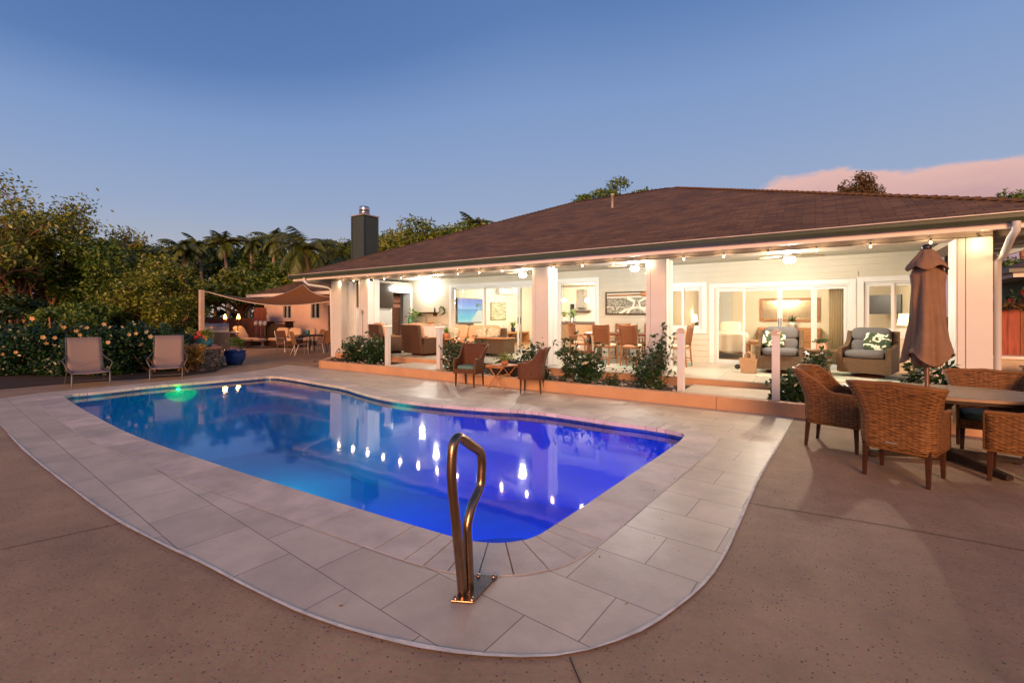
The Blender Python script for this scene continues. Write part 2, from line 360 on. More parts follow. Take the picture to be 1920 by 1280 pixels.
# salt-finish concrete patio
m, nt, b = nodes_of('salt_concrete'); L = nt.links
tcn = N(nt, 'ShaderNodeTexCoord')
n1 = N(nt, 'ShaderNodeTexNoise', Scale=.7, Detail=5, Roughness=.6); L.new(tcn.outputs['Object'], n1.inputs['Vector'])
n2 = N(nt, 'ShaderNodeTexNoise', Scale=45, Detail=4); L.new(tcn.outputs['Object'], n2.inputs['Vector'])
rp = N(nt, 'ShaderNodeValToRGB'); rp.color_ramp.elements[0].position = .3; rp.color_ramp.elements[0].color = (.240, .155, .084, 1); rp.color_ramp.elements[1].position = .72; rp.color_ramp.elements[1].color = (.365, .240, .128, 1)
L.new(n1.outputs[0], rp.inputs[0])
n5 = N(nt, 'ShaderNodeTexNoise', Scale=2.6, Detail=9, Roughness=.72, Distortion=.6); L.new(tcn.outputs['Object'], n5.inputs['Vector'])
st_ = N(nt, 'ShaderNodeMapRange'); st_.inputs[1].default_value = .36; st_.inputs[2].default_value = .62; st_.inputs[3].default_value = .90; st_.inputs[4].default_value = 1.12; L.new(n5.outputs[0], st_.inputs[0])
scl = N(nt, 'ShaderNodeVectorMath', _operation='SCALE'); L.new(rp.outputs[0], scl.inputs[0]); L.new(st_.outputs[0], scl.inputs['Scale'])
mxa = N(nt, 'ShaderNodeMix', _data_type='RGBA', _blend_type='OVERLAY', Factor=.25); L.new(scl.outputs[0], mxa.inputs['A']); L.new(n2.outputs[1], mxa.inputs['B'])
vo = N(nt, 'ShaderNodeTexVoronoi', Scale=52); vo.inputs['Randomness'].default_value = 1
nd = N(nt, 'ShaderNodeTexNoise', Scale=60, Detail=2); L.new(tcn.outputs['Object'], nd.inputs['Vector'])
av = N(nt, 'ShaderNodeVectorMath', _operation='SCALE'); av.inputs['Scale'].default_value = .012; L.new(nd.outputs[1], av.inputs[0])
a2 = N(nt, 'ShaderNodeVectorMath', _operation='ADD'); L.new(tcn.outputs['Object'], a2.inputs[0]); L.new(av.outputs[0], a2.inputs[1]); L.new(a2.outputs[0], vo.inputs['Vector'])
wn1 = N(nt, 'ShaderNodeSeparateColor'); L.new(vo.outputs['Color'], wn1.inputs[0])
thr = N(nt, 'ShaderNodeMapRange'); thr.inputs[1].default_value = .35; thr.inputs[2].default_value = 1; thr.inputs[3].default_value = .0; thr.inputs[4].default_value = .30; L.new(wn1.outputs[0], thr.inputs[0])
lt = N(nt, 'ShaderNodeMath', _operation='LESS_THAN'); L.new(vo.outputs['Distance'], lt.inputs[0]); L.new(thr.outputs[0], lt.inputs[1])
mxb = N(nt, 'ShaderNodeMix', _data_type='RGBA'); L.new(lt.outputs[0], mxb.inputs['Factor']); L.new(mxa.outputs['Result'], mxb.inputs['A']); mxb.inputs['B'].default_value = (.10, .06, .045, 1)
L.new(mxb.outputs['Result'], b.inputs['Base Color']); b.inputs['Roughness'].default_value = .75
sb = N(nt, 'ShaderNodeMath', _operation='SUBTRACT'); L.new(n2.outputs[0], sb.inputs[0]); L.new(lt.outputs[0], sb.inputs[1])
bp = N(nt, 'ShaderNodeBump', Strength=.6, Distance=.004); L.new(sb.outputs[0], bp.inputs['Height']); L.new(bp.outputs[0], b.inputs['Normal'])
patio_edge = [(14, -8), (14, 11.8), (2.7, 11.8), (2.7, 15.0), (-28.5, 15.0), (-28.5, 9.0), (-18.5, 7.2), (-14.75, 6.75), (-13.85, 6.0), (-13.35, 5.75), (-13.1, 4.84), (-13.6, 3.57), (-13.82, 2.73), (-13.95, 1.5), (-14.2, -8)]
o = MB().sheet(patio_edge, [POOL], 0.0).build('patio_concrete', m); tag(o, kind='structure')
# control joints, fine dark saw cuts
jm = mat('joint_dark', (.05, .035, .025), .9, .2, 20, .2)
J = MB()
def strip(mb, p, q, w, z):
    a, b_ = Vector(p[:2]), Vector(q[:2]); t = (b_ - a).normalized(); n_ = Vector((-t.y, t.x)) * w / 2
    mb.add([(*(a - n_), z), (*(b_ - n_), z), (*(b_ + n_), z), (*(a + n_), z)], [(0, 1, 2, 3)])
strip(J, G(1345, 934), G(1660, 985), .008, .004); strip(J, G(1660, 985), G(1990, 1045), .008, .004)
strip(J, G(0, 1031), G(236, 979), .007, .004); strip(J, G(1068, 1233), G(1092, 1290), .007, .004); strip(J, G(1500, 800), G(1700, 812), .006, .004)
o = J.build('patio_joints', jm); tag(o, kind='structure')

# stone paving around the pool
m, nt, b = nodes_of('porcelain_paving'); L = nt.links
tcn = N(nt, 'ShaderNodeTexCoord'); mp = N(nt, 'ShaderNodeMapping', _vector_type='POINT')
ang = math.atan2(.104, -1.652)
mp.inputs['Rotation'].default_value = (0, 0, -(ang - math.pi)); mp.inputs['Location'].default_value = (1.02 - .61 * 2, .20, 0)
L.new(tcn.outputs['Object'], mp.inputs[0])
bt = N(nt, 'ShaderNodeTexBrick', Scale=1.0); bt.inputs['Brick Width'].default_value = .61; bt.inputs['Row Height'].default_value = .41; bt.inputs['Mortar Size'].default_value = .0035; bt.inputs['Mortar Smooth'].default_value = .3; bt.offset = .5
bt.inputs['Color1'].default_value = (.47, .39, .28, 1); bt.inputs['Color2'].default_value = (.56, .468, .335, 1); bt.inputs['Mortar'].default_value = (.16, .12, .10, 1); bt.inputs['Bias'].default_value = 0
L.new(mp.outputs[0], bt.inputs['Vector'])
nz = N(nt, 'ShaderNodeTexNoise', Scale=2.2, Detail=8, Roughness=.65); L.new(tcn.outputs['Object'], nz.inputs['Vector'])
mr = N(nt, 'ShaderNodeMapRange'); mr.inputs[1].default_value = .3; mr.inputs[2].default_value = .7; mr.inputs[3].default_value = .78; mr.inputs[4].default_value = 1.16; L.new(nz.outputs[0], mr.inputs[0])
vm = N(nt, 'ShaderNodeVectorMath', _operation='SCALE'); L.new(bt.outputs[0], vm.inputs[0]); L.new(mr.outputs[0], vm.inputs['Scale'])
L.new(vm.outputs[0], b.inputs['Base Color']); b.inputs['Roughness'].default_value = .42
n3 = N(nt, 'ShaderNodeTexNoise', Scale=40, Detail=6); L.new(tcn.outputs['Object'], n3.inputs['Vector'])
mm = N(nt, 'ShaderNodeMath', _operation='MULTIPLY_ADD'); L.new(bt.outputs['Fac'], mm.inputs[0]); mm.inputs[1].default_value = -2.5; L.new(n3.outputs[0], mm.inputs[2])
bp = N(nt, 'ShaderNodeBump', Strength=.35, Distance=.003); L.new(mm.outputs[0], bp.inputs['Height']); L.new(bp.outputs[0], b.inputs['Normal'])
o = MB().sheet(PAVE, [offset(POOL, COPW - .01, 5)], .005).build('paving', m); tag(o, kind='structure')
# pale grout edges of the paving and coping
GROUT = mat('pale_grout', (.62, .57, .47), .7, .25, 9, .3, 60)
E_ = MB(); k_end = [i for i, p in enumerate(PAVE) if p[1] > 7.7][0]
def ribbon(mb, P, w0, z, closed=False, jitter=0):
    n = len(P); vs = []
    for i in range(n):
        a = Vector(P[max(0, i - 1)] if not closed else P[i - 1]); c = Vector(P[min(n - 1, i + 1)] if not closed else P[(i + 1) % n]); t = (c - a).normalized(); nn = Vector((-t.y, t.x))
        w = w0 * (1 + jitter * noise.noise(Vector((P[i][0] * 3, P[i][1] * 3, 0))))
        vs += [(P[i][0] - nn.x * w / 2, P[i][1] - nn.y * w / 2, z), (P[i][0] + nn.x * w / 2, P[i][1] + nn.y * w / 2, z)]
    fs = [(2 * i, 2 * ((i + 1) % n), 2 * ((i + 1) % n) + 1, 2 * i + 1) for i in range(n if closed else n - 1)]
    mb.add(vs, fs)
ribbon(E_, PAVE[:k_end], .018, .0085, jitter=.6)
nearc = [p for p in COPO if p[1] < 2.35]
ribbon(E_, offset(POOL, COPW + .003, 5), .007, .0088, True, jitter=.7)
o = E_.build('paving_grout', GROUT); tag(o, kind='structure')

# swimming pool: basin, coping stones, step, light
pool = thing('swimming_pool', 'freeform lit swimming pool with pale stone coping set in the patio', 'swimming pool', (-6, 4, 0))
BASIN = mat('pool_plaster', (.06, .34, .80), .6, .08, 1.4, .05)
WL = -.075
bas = MB(); n = len(POOL); inn = offset(POOL, 0, 0)
def depth(x, y): return -1.25 - .55 * max(0, min(1, (-x - 2) / 7))
fl = offset(POOL, -.10, 6)
rows = [(POOL, lambda p: 0.0), (POOL, lambda p: -.2), (offset(POOL, -.04, 6), lambda p: -.8), (fl, lambda p: depth(*p))]
vs = []
for P, zf in rows: vs += [(p[0], p[1], zf(p)) for p in P]
bas.add(vs, [(r * n + i, (r + 1) * n + i, (r + 1) * n + (i + 1) % n, r * n + (i + 1) % n) for r in range(3) for i in range(n)], True)
fb = MB().sheet(fl, [], 0); bas.add([(v[0], v[1], depth(v[0], v[1])) for v in fb.v], fb.f)
bas.build('basin', BASIN, pool, world=True)
TILE = mat('waterline_tile', (.03, .05, .14), .25, .4, 12, .1)
tb = MB(); P1 = offset(POOL, -.006, 0); vs = [(p[0], p[1], -.02) for p in P1] + [(p[0], p[1], -.17) for p in P1]
tb.add(vs, [(i, n + i, n + (i + 1) % n, (i + 1) % n) for i in range(n)], True); tb.build('waterline_band', TILE, pool, world=True)
st = MB()
c0 = Vector((-1.75, 2.62))
for k, (rr, zz) in enumerate(((.75, -.38), (1.15, -.68))):
    arc = [(c0.x, c0.y)] + [(c0.x + rr * math.cos(q), c0.y + rr * math.sin(q)) for q in [R(92 + 100 * i / 14) for i in range(15)]]
    st.prism(arc, -1.24, zz + k * 0)
st.build('entry_step', BASIN, pool, world=True, bevel=.03)
# coping stones
COPM = mat('coping_stone', (.50, .415, .33), .55, .20, 3.5, .4, 50, isl=.16)
cb = MB(); P = resample(POOL, .03); PO = offset(P, COPW, 24); PI = offset(P, -.02, 8); nn_ = len(P)
def curv(i):
    a = Vector(P[i]) - Vector(P[i - 8]); c = Vector(P[(i + 8) % nn_]) - Vector(P[i]); return abs(a.angle(c)) if a.length and c.length else 0
i = 0; random.seed(3)
while i < nn_:
    tight = max(curv(i), curv((i + 4) % nn_)) > .10
    ln = 4 if tight else (20 if random.random() < .8 else 5)
    if not tight:
        for q_ in range(4, ln + 1):
            if curv((i + q_) % nn_) > .10: ln = max(4, q_ - 1); break
    j = min(nn_, i + ln)
    idx = [k % nn_ for k in range(i, j + 1)]
    if j < nn_ or True:
        ring_o = [Vector(PO[k]) for k in idx]; ring_i = [Vector(PI[k]) for k in idx]
        g_ = .0042
        def tr(v, a, b_): d = (b_ - a); return v + d.normalized() * g_ if d.length > 1e-6 else v
        if len(idx) > 1:
            ring_o[0] = tr(ring_o[0], ring_o[0], ring_o[1]); ring_i[0] = tr(ring_i[0], ring_i[0], ring_i[1])
            ring_o[-1] = tr(ring_o[-1], ring_o[-1], ring_o[-2]); ring_i[-1] = tr(ring_i[-1], ring_i[-1], ring_i[-2])
            zt = .0078 + random.uniform(-.0008, .0008)
            q = len(idx); vs = [(v.x, v.y, zt) for v in ring_i] + [(v.x, v.y, zt) for v in ring_o] + [(v.x, v.y, -.045) for v in ring_i] + [(v.x, v.y, -.03) for v in ring_o]
            fs = []
            for k in range(q - 1): fs += [(k, q + k, q + k + 1, k + 1), (k, k + 1, 2 * q + k + 1, 2 * q + k), (q + k, 3 * q + k, 3 * q + k + 1, q + k + 1), (2 * q + k, 2 * q + k + 1, 3 * q + k + 1, 3 * q + k)]
            fs += [(0, 2 * q, 3 * q, q), (q - 1, 2 * q - 1, 4 * q - 1, 3 * q - 1)]
            cb.add(vs, fs)
    i = j
cb.build('coping', COPM, pool, world=True)
und = MB(); PO2 = offset(POOL, COPW - .004, 5); vs = [(p[0], p[1], -.012) for p in POOL] + [(p[0], p[1], -.012) for p in PO2]
und.add(vs, [(i, n + i, n + (i + 1) % n, (i + 1) % n) for i in range(n)]).build('coping_bed', mat('mortar_bed', (.12, .09, .075), .9, .2, 20, .2), pool, world=True)
# LED light on the far wall
gl = emit('green_led', (.0, 1.0, .05), 60, False)
lp = Vector((-11.63, 4.27, 0))
LB = MB(); LB.at(lp.x - .0, lp.y, -.11).ball((0, 0, 0), .034, 12); LB.M = Matrix.Identity(4)
LB.build('pool_light', gl, pool, world=True)

# water surface
m, nt, b = nodes_of('pool_water'); L = nt.links; nt.nodes.remove(b)
tr_ = N(nt, 'ShaderNodeBsdfTransparent'); tr_.inputs[0].default_value = (.16, .62, .97, 1)
gs = N(nt, 'ShaderNodeBsdfGlossy', Roughness=.05); fr = N(nt, 'ShaderNodeFresnel', IOR=1.46)
tcn = N(nt, 'ShaderNodeTexCoord'); nz = N(nt, 'ShaderNodeTexNoise', Scale=1.6, Detail=3); L.new(tcn.outputs['Object'], nz.inputs['Vector'])
nz2 = N(nt, 'ShaderNodeTexNoise', Scale=9, Detail=2); L.new(tcn.outputs['Object'], nz2.inputs['Vector'])
ad = N(nt, 'ShaderNodeMath', _operation='MULTIPLY_ADD'); L.new(nz2.outputs[0], ad.inputs[0]); ad.inputs[1].default_value = .12; L.new(nz.outputs[0], ad.inputs[2])
bp = N(nt, 'ShaderNodeBump', Strength=.10, Distance=.02); L.new(ad.outputs[0], bp.inputs['Height'])
L.new(bp.outputs[0], gs.inputs['Normal']); L.new(bp.outputs[0], fr.inputs['Normal'])
ms = N(nt, 'ShaderNodeMixShader'); L.new(fr.outputs[0], ms.inputs[0]); L.new(tr_.outputs[0], ms.inputs[1]); L.new(gs.outputs[0], ms.inputs[2]); L.new(ms.outputs[0], nt.nodes['Material Output'].inputs[0])
o = MB().sheet(offset(POOL, .0, 0), [], WL).build('pool_water', m); tag(o, kind='structure')
# underwater lamps
for nm, loc, pw, col in (('pool_lamp_near', (-2.6, 3.9, -.55), 84, (.0, .10, 1.0)), ('pool_lamp_mid', (-5.0, 4.0, -.6), 34, (.0, .12, 1.0)), ('pool_lamp_far', (-7.8, 3.8, -.55), 170, (.0, .66, .30)), ('pool_lamp_green', (-10.4, 4.3, -.55), 10, (.0, .8, .3)), ('pool_led_light', (-11.35, 4.22, -.2), 4, (.0, 1.0, .05))):
    lamp(nm, loc, pw, col, .4 if pw > 3 else .06)

# soil bed under the hedge
o = MB().sheet([(-13.9, .2), (-13.78, 2.73), (-13.55, 3.57), (-13.05, 4.84), (-13.3, 5.75), (-13.85, 6.05), (-14.9, 6.9), (-19, 7.4), (-22, -2), (-14.1, -4)], [], .012).build('garden_soil', MULCH); tag(o, kind='structure')

rg = random.Random(12); lf = MB()
for k in range(70):
    x, y = (rg.uniform(-13, -1), rg.uniform(1.0, 1.9)) if k < 25 else ((rg.uniform(-1.2, -.5), rg.uniform(2.2, 7)) if k < 45 else (rg.uniform(-13.6, -12.6), rg.uniform(2, 5.5)))
    a = rg.uniform(0, 6.3); s_ = rg.uniform(.006, .016); lf.at(x, y, .016, a, rg.uniform(-.4, .4)).add([(-s_, 0, 0), (0, -s_ * .5, .002), (s_, 0, .003), (0, s_ * .5, .001)], [(0, 1, 2, 3)])
o = lf.build('leaf_litter', mat('dry_leaf', (.22, .12, .05), .8)); tag(o, 'tiny dry leaves and crumbs scattered over the paving', 'leaf litter', kind='stuff')
# bronze handrail
hr = thing('pool_handrail', 'bronze looped pool handrail bolted to a plate on the near paving', 'handrail', (-1.57, 1.95, 0))
a_, b_ = G(869, 1112, .02), G(880, 1077, .02)
dv = (b_ - a_); dv.z = 0; dv = Vector((-.12, .99, 0)).normalized()
nrm = Vector((-dv.y, dv.x, 0)); base = G(869, 1112, .02)
def plane_pt(x, y):
    d = ray(x, y); t = (base - EYE).dot(nrm) / d.dot(nrm); return EYE + d * t
px = [(868, 1114), (864, 1070), (858, 1010), (852, 950), (847, 900), (847, 860), (850, 834), (857, 821), (866, 822), (884, 835), (899, 846), (903, 860), (903, 885), (900, 913), (886, 945), (877, 981), (877, 1010), (878, 1040), (880, 1085)]
pp = [plane_pt(*p) for p in px]
sm = []
for i in range(len(pp) - 1):
    p0, p1, p2, p3 = pp[max(0, i - 1)], pp[i], pp[i + 1], pp[min(len(pp) - 1, i + 2)]
    for k in range(4):
        t = k / 4; sm.append(.5 * ((2 * p1) + (p2 - p0) * t + (2 * p0 - 5 * p1 + 4 * p2 - p3) * t * t + (3 * p1 - p0 - 3 * p2 + p3) * t ** 3))
sm.append(pp[-1])
sm[0].z = .012; sm[-1].z = .012
rb = MB().tube(sm, .0262, 18); rb.build('rail', BRONZE, hr, world=True)
pc = [G(844, 1119, .012), G(857, 1132, .012), G(888, 1129, .012), G(901, 1073, .012), G(872, 1072, .012)]
q0 = G(845, 1127, .012); q1 = G(887, 1130, .012); q3 = q0 + dv * .27; q2 = q1 + dv * .27
MB().prism([tuple(q0[:2]), tuple(q1[:2]), tuple(q2[:2]), tuple(q3[:2])], .006, .018).build('base_plate', BRONZE, hr, world=True, bevel=.003)
for u, v_ in ((.13, .07), (.87, .07), (.13, .93), (.87, .93)):
    p = q0.lerp(q1, u) + dv * .27 * v_
    MB().lathe([(0, .012), (.010, .012), (.010, .004), (.013, 0)], 10, (p.x, p.y, .018)).build('bolt', BRONZE, hr, world=True)
# ================================================================== HOUSE
DZ = .33           # lanai floor
house = thing('house', 'white ranch house with brown shingle hip roof and open lit lanai facing the pool', 'house', (-5.6, 9.3, 0))
def hb(name, m, mb, bevel=0, par=None, label=None):
    o = mb.build(name, m, par or house, bevel=bevel, world=True)
    if label: o['label'] = label
    return o
# roof -------------------------------------------------------------
m, nt, b = nodes_of('shingles'); L = nt.links
uvn = N(nt, 'ShaderNodeUVMap'); bt = N(nt, 'ShaderNodeTexBrick', Scale=1.0); bt.offset = .37; bt.squash = 1
bt.inputs['Brick Width'].default_value = .30; bt.inputs['Row Height'].default_value = .115; bt.inputs['Mortar Size'].default_value = .006; bt.inputs['Mortar Smooth'].default_value = .5
bt.inputs['Color1'].default_value = (.165, .080, .022, 1); bt.inputs['Color2'].default_value = (.30, .155, .045, 1); bt.inputs['Mortar'].default_value = (.02, .012, .009, 1); bt.inputs['Bias'].default_value = -.1
wz = N(nt, 'ShaderNodeTexNoise', Scale=2.5, Detail=3); L.new(uvn.outputs[0], wz.inputs['Vector'])
wsc = N(nt, 'ShaderNodeVectorMath', _operation='SCALE'); wsc.inputs['Scale'].default_value = .03; L.new(wz.outputs[1], wsc.inputs[0])
wad = N(nt, 'ShaderNodeVectorMath', _operation='ADD'); L.new(uvn.outputs[0], wad.inputs[0]); L.new(wsc.outputs[0], wad.inputs[1]); L.new(wad.outputs[0], bt.inputs['Vector'])
nz = N(nt, 'ShaderNodeTexNoise', Scale=1.1, Detail=8, Roughness=.7); L.new(uvn.outputs[0], nz.inputs['Vector'])
mr = N(nt, 'ShaderNodeMapRange'); mr.inputs[1].default_value = .3; mr.inputs[2].default_value = .7; mr.inputs[3].default_value = .65; mr.inputs[4].default_value = 1.35; L.new(nz.outputs[0], mr.inputs[0])
vm = N(nt, 'ShaderNodeVectorMath', _operation='SCALE'); L.new(bt.outputs[0], vm.inputs[0]); L.new(mr.outputs[0], vm.inputs['Scale']); L.new(vm.outputs[0], b.inputs['Base Color'])
sp = N(nt, 'ShaderNodeSeparateXYZ'); L.new(wad.outputs[0], sp.inputs[0])
dvn = N(nt, 'ShaderNodeMath', _operation='DIVIDE'); L.new(sp.outputs[1], dvn.inputs[0]); dvn.inputs[1].default_value = .115
frn = N(nt, 'ShaderNodeMath', _operation='FRACT'); L.new(dvn.outputs[0], frn.inputs[0])
ng = N(nt, 'ShaderNodeTexNoise', Scale=60, Detail=5); L.new(uvn.outputs[0], ng.inputs['Vector'])
hh = N(nt, 'ShaderNodeMath', _operation='MULTIPLY_ADD'); L.new(frn.outputs[0], hh.inputs[0]); hh.inputs[1].default_value = -1.2; L.new(ng.outputs[0], hh.inputs[2])
bp = N(nt, 'ShaderNodeBump', Strength=1.0, Distance=.035); L.new(hh.outputs[0], bp.inputs['Height']); L.new(bp.outputs[0], b.inputs['Normal']); b.inputs['Roughness'].default_value = .8
SH = m
RX0, RX1, RY0, RA, RZ, RS = -14.25, 3.05, 8.38, 6.86, 2.80, .42
RY1 = RY0 + 2 * RA; RT = RZ + RS * RA; sl = math.hypot(1, RS)
A_, B_, C_, D_ = (RX0, RY0, RZ), (RX1, RY0, RZ), (RX1, RY1, RZ), (RX0, RY1, RZ)
E1, E2 = (RX0 + RA, RY0 + RA, RT), (RX1 - RA, RY0 + RA, RT)
rf = MB(); W_ = RX1 - RX0
rf.add([A_, B_, E2, E1], [(0, 1, 2, 3)], False, [(0, 0), (W_, 0), (W_ - RA, RA * sl), (RA, RA * sl)])
rf.add([C_, D_, E1, E2], [(0, 1, 2, 3)], False, [(0, 0), (W_, 0), (W_ - RA, RA * sl), (RA, RA * sl)])
rf.add([D_, A_, E1], [(0, 1, 2)], False, [(0, 0), (2 * RA, 0), (RA, RA * sl)])
rf.add([B_, C_, E2], [(0, 1, 2)], False, [(0, 0), (2 * RA, 0), (RA, RA * sl)])
roof = hb('roof', SH, rf)
cap = MB()   # overlapping hip and ridge caps
random.seed(5)
for p, q in ((A_, E1), (B_, E2), (E1, E2), (D_, E1), (C_, E2)):
    p, q = Vector(p), Vector(q); nseg = int((q - p).length / .15)
    dr = (q - p).normalized(); sd = dr.cross(Vector((0, 0, 1))).normalized(); upv = sd.cross(dr)
    for k in range(nseg):
        a0 = p + dr * (k * .15); a1 = a0 + dr * .19; h0 = .03 + random.uniform(0, .006); dn = .045
        vs = [a0 + sd * .12 - upv * (dn - h0), a0 + upv * h0, a0 - sd * .12 - upv * (dn - h0), a1 + sd * .12 - upv * dn, a1 + upv * .008, a1 - sd * .12 - upv * dn]
        cap.add(vs, [(0, 3, 4, 1), (1, 4, 5, 2), (0, 1, 2)], False, [(0, 0), (0, .1), (0, .2), (.14, 0), (.14, .1), (.14, .2)])
cap.build('ridge_cap', SH, roof, world=True)
vp = MB().lathe([(.04, -.2), (.04, .28), (.055, .28), (.055, .34), (0, .34)], 12, tuple(DP(1148, 385, 13.6))); vp.build('vent_pipe', mat('vent_white', (.45, .42, .38), .5), roof, world=True)
# gutter, fascia, soffit
gt = MB(); gz0, gz1 = 2.705, 2.815
prof = [(0, gz1), (.0, gz0), (-.075, gz0), (-.105, gz0 + .05), (-.11, gz1 - .012), (-.12, gz1)]
def gutter_run(x0, x1, y): 
    vs = [(x, y + p[0], p[1]) for x in (x0, x1) for p in prof]; k = len(prof)
    gt.add(vs, [(i, i + 1, k + i + 1, k + i) for i in range(k - 1)] + [tuple(range(k)), tuple(reversed(range(k, 2 * k)))])
gutter_run(RX0 - .05, RX1 + .05, RY0 + .07)
gt.box(RX0 - .10, RX0, RY0 - .05, RY1, gz0, gz1); gt.box(RX1, RX1 + .10, RY0 - .05, RY1, gz0, gz1)
gut = hb('gutter', GUTTER, gt)
gl_ = MB().box(RX0 - .05, RX1 + .05, RY0 - .062, RY0 - .048, gz1 - .004, gz1 + .008); gl_.build('drip_edge', mat('pale_metal', (.6, .56, .48), .35), gut, world=True)
fa = MB().box(RX0 + .02, RX1 - .02, RY0 + .072, RY0 + .11, 2.63, 2.79); fa.box(RX0 + .02, RX0 + .06, RY0 + .11, RY1 - .1, 2.63, 2.79); fa.box(RX1 - .06, RX1 - .02, RY0 + .11, RY1 - .1, 2.63, 2.79)
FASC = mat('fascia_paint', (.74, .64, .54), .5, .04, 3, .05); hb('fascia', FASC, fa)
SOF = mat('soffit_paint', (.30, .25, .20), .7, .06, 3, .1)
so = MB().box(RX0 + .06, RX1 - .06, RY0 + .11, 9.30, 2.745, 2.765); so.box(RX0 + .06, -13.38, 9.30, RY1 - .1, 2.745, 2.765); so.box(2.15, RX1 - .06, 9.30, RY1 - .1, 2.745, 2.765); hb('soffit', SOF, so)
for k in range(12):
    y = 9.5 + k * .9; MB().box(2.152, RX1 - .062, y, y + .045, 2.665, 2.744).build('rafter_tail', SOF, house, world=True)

# beam and ceiling
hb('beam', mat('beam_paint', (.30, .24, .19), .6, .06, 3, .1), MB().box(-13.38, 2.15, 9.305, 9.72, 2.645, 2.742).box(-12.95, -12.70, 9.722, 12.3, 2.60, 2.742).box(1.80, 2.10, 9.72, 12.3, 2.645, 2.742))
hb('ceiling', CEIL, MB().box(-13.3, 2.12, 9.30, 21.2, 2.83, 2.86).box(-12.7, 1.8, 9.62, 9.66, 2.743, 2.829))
# columns
def column(x0, x1, right_side=True):
    c = MB().box(x0, x1, 9.30, 9.74, .0 if x0 < -11 else .18, 2.643)
    o = hb('column', WHITE, c)
    t = MB(); w = x1 - x0
    xs = [x0, x0 + w * .24, x1]
    for a0, a1 in zip(xs[:-1], xs[1:]): t.box(a0 + .004, a1 - .004, 9.282, 9.298, .2, 2.644)
    sx0 = x1 if right_side else x0 - .016
    t.box(sx0 + .001, sx0 + .016, 9.284, 9.52, .34, 2.644); t.box(sx0 + .001, sx0 + .024, 9.528, 9.738, .34, 2.644)
    t.build('casing', WHITE, o, bevel=.003, world=True)
for a0, a1, rs in ((-13.38, -12.87, True), (-11.98, -11.55, True), (-5.59, -5.17, True), (-2.875, -2.47, True), (1.77, 2.15, False)): column(a0, a1, rs)
hb('corner_post', WHITE, MB().box(1.80, 2.12, 12.05, 12.3, DZ, 2.744))
# lanai floor and its painted edge
TILEF = mat('lanai_tile', (.46, .42, .34), .3, .07, 2.5, .06, 20)
fl_ = MB()
random.seed(2)
for i in range(25):
    for j in range(6):
        x = -12.9 + i * .6; y = 9.08 + j * .6
        fl_.box(x + .003, min(2.15, x + .597), y + .003, min(12.44, y + .597), DZ - .02, DZ - random.uniform(0, .0006))
hb('floor_tiles', TILEF, fl_)
hb('floor_slab', SALMON, MB().box(-12.92, 2.17, 9.10, 12.3, .0, DZ - .012), label='salmon painted edge of the raised lanai floor')
# back wall of the lanai
def wall_open(mb, x0, x1, y0, y1, z0, z1, ops):
    x = x0
    for (a, c, za, zb) in sorted(ops):
        if a > x: mb.box(x, a, y0, y1, z0, z1)
        if za > z0: mb.box(a, c, y0, y1, z0, za)
        if zb < z1: mb.box(a, c, y0, y1, zb, z1)
        x = c
    if x < x1: mb.box(x, x1, y0, y1, z0, z1)
    return mb
OPS = [(-10.73, -7.0, DZ, 2.50), (-6.55, -5.26, DZ, 2.50), (-3.22, -2.37, 1.16, 2.24), (-2.08, .64, DZ, 2.19), (.89, 1.80, 1.15, 2.22)]
hb('lanai_wall', CREAM, wall_open(MB(), -13.38, 2.15, 12.31, 12.45, 0, 2.83, OPS))
bd = MB(); bh = .142; z = DZ
while z < 2.82:
    z1 = min(2.825, z + bh - .007); x = -12.7
    segs = [(-12.7, 2.1)]
    for (a, c, za, zb) in OPS:
        if z1 > za - .1 and z < zb + .1:
            ns = []
            for s0, s1 in segs:
                if a - .1 > s0 and a - .1 < s1: ns.append((s0, a - .1))
                if c + .1 < s1 and c + .1 > s0: ns.append((c + .1, s1))
                if c + .1 <= s0 or a - .1 >= s1: ns.append((s0, s1))
            segs = ns
    for s0, s1 in segs: bd.box(s0, s1, 12.292, 12.309, z, z1)
    z += bh
hb('shiplap_boards', CREAM, bd)
def casing(mb, a, c, za, zb, y=12.275, w=.115, sill=True):
    mb.box(a - w, a, y, 12.309, za if not sill else za - w, zb + w); mb.box(c, c + w, y, 12.309, za if not sill else za - w, zb + w); mb.box(a, c, y, 12.309, zb, zb + w)
    if sill: mb.box(a, c, y, 12.309, za - w, za)
for (a, c, za, zb) in OPS: cs = MB(); casing(cs, a, c, za, zb, sill=za > .5); hb('window_casing' if za > .5 else 'door_casing', WHITE, cs, bevel=.004)
def frame_rect(mb, x0, x1, y0, y1, z0, z1, w):
    mb.box(x0, x0 + w, y0, y1, z0, z1); mb.box(x1 - w, x1, y0, y1, z0, z1); mb.box(x0 + w, x1 - w, y0, y1, z0, z0 + w); mb.box(x0 + w, x1 - w, y0, y1, z1 - w, z1)
def slider(name, a, c, za, zb, panels, label):
    f = MB(); frame_rect(f, a, c, 12.32, 12.43, za, zb, .035); fo = hb(name, WHITE, f, par=house, label=label)
    for i, (p0, p1, closed) in enumerate(panels):
        y = 12.335 if i % 2 == 0 else 12.375
        q = MB(); frame_rect(q, p0, p1, y, y + .03, za + .036, zb - .036, .055); po = q.build('door_panel' if za < .6 else 'sash', WHITE, fo, world=True)
        MB().box(p0 + .056, p1 - .056, y + .012, y + .017, za + .092, zb - .092).build('glass', GLASS, po, world=True)
        # three levels at most: glass is re-parented beside its panel
        for ch in list(po.children): ch.parent = fo
        if za < .6 and closed: 
            hx = p1 - .028 if closed == 2 else p0 + .028
            MB().cbox((hx, y - .012, 1.35), (.018, .02, .2)).build('handle', BLACK, fo, world=True)
    return fo
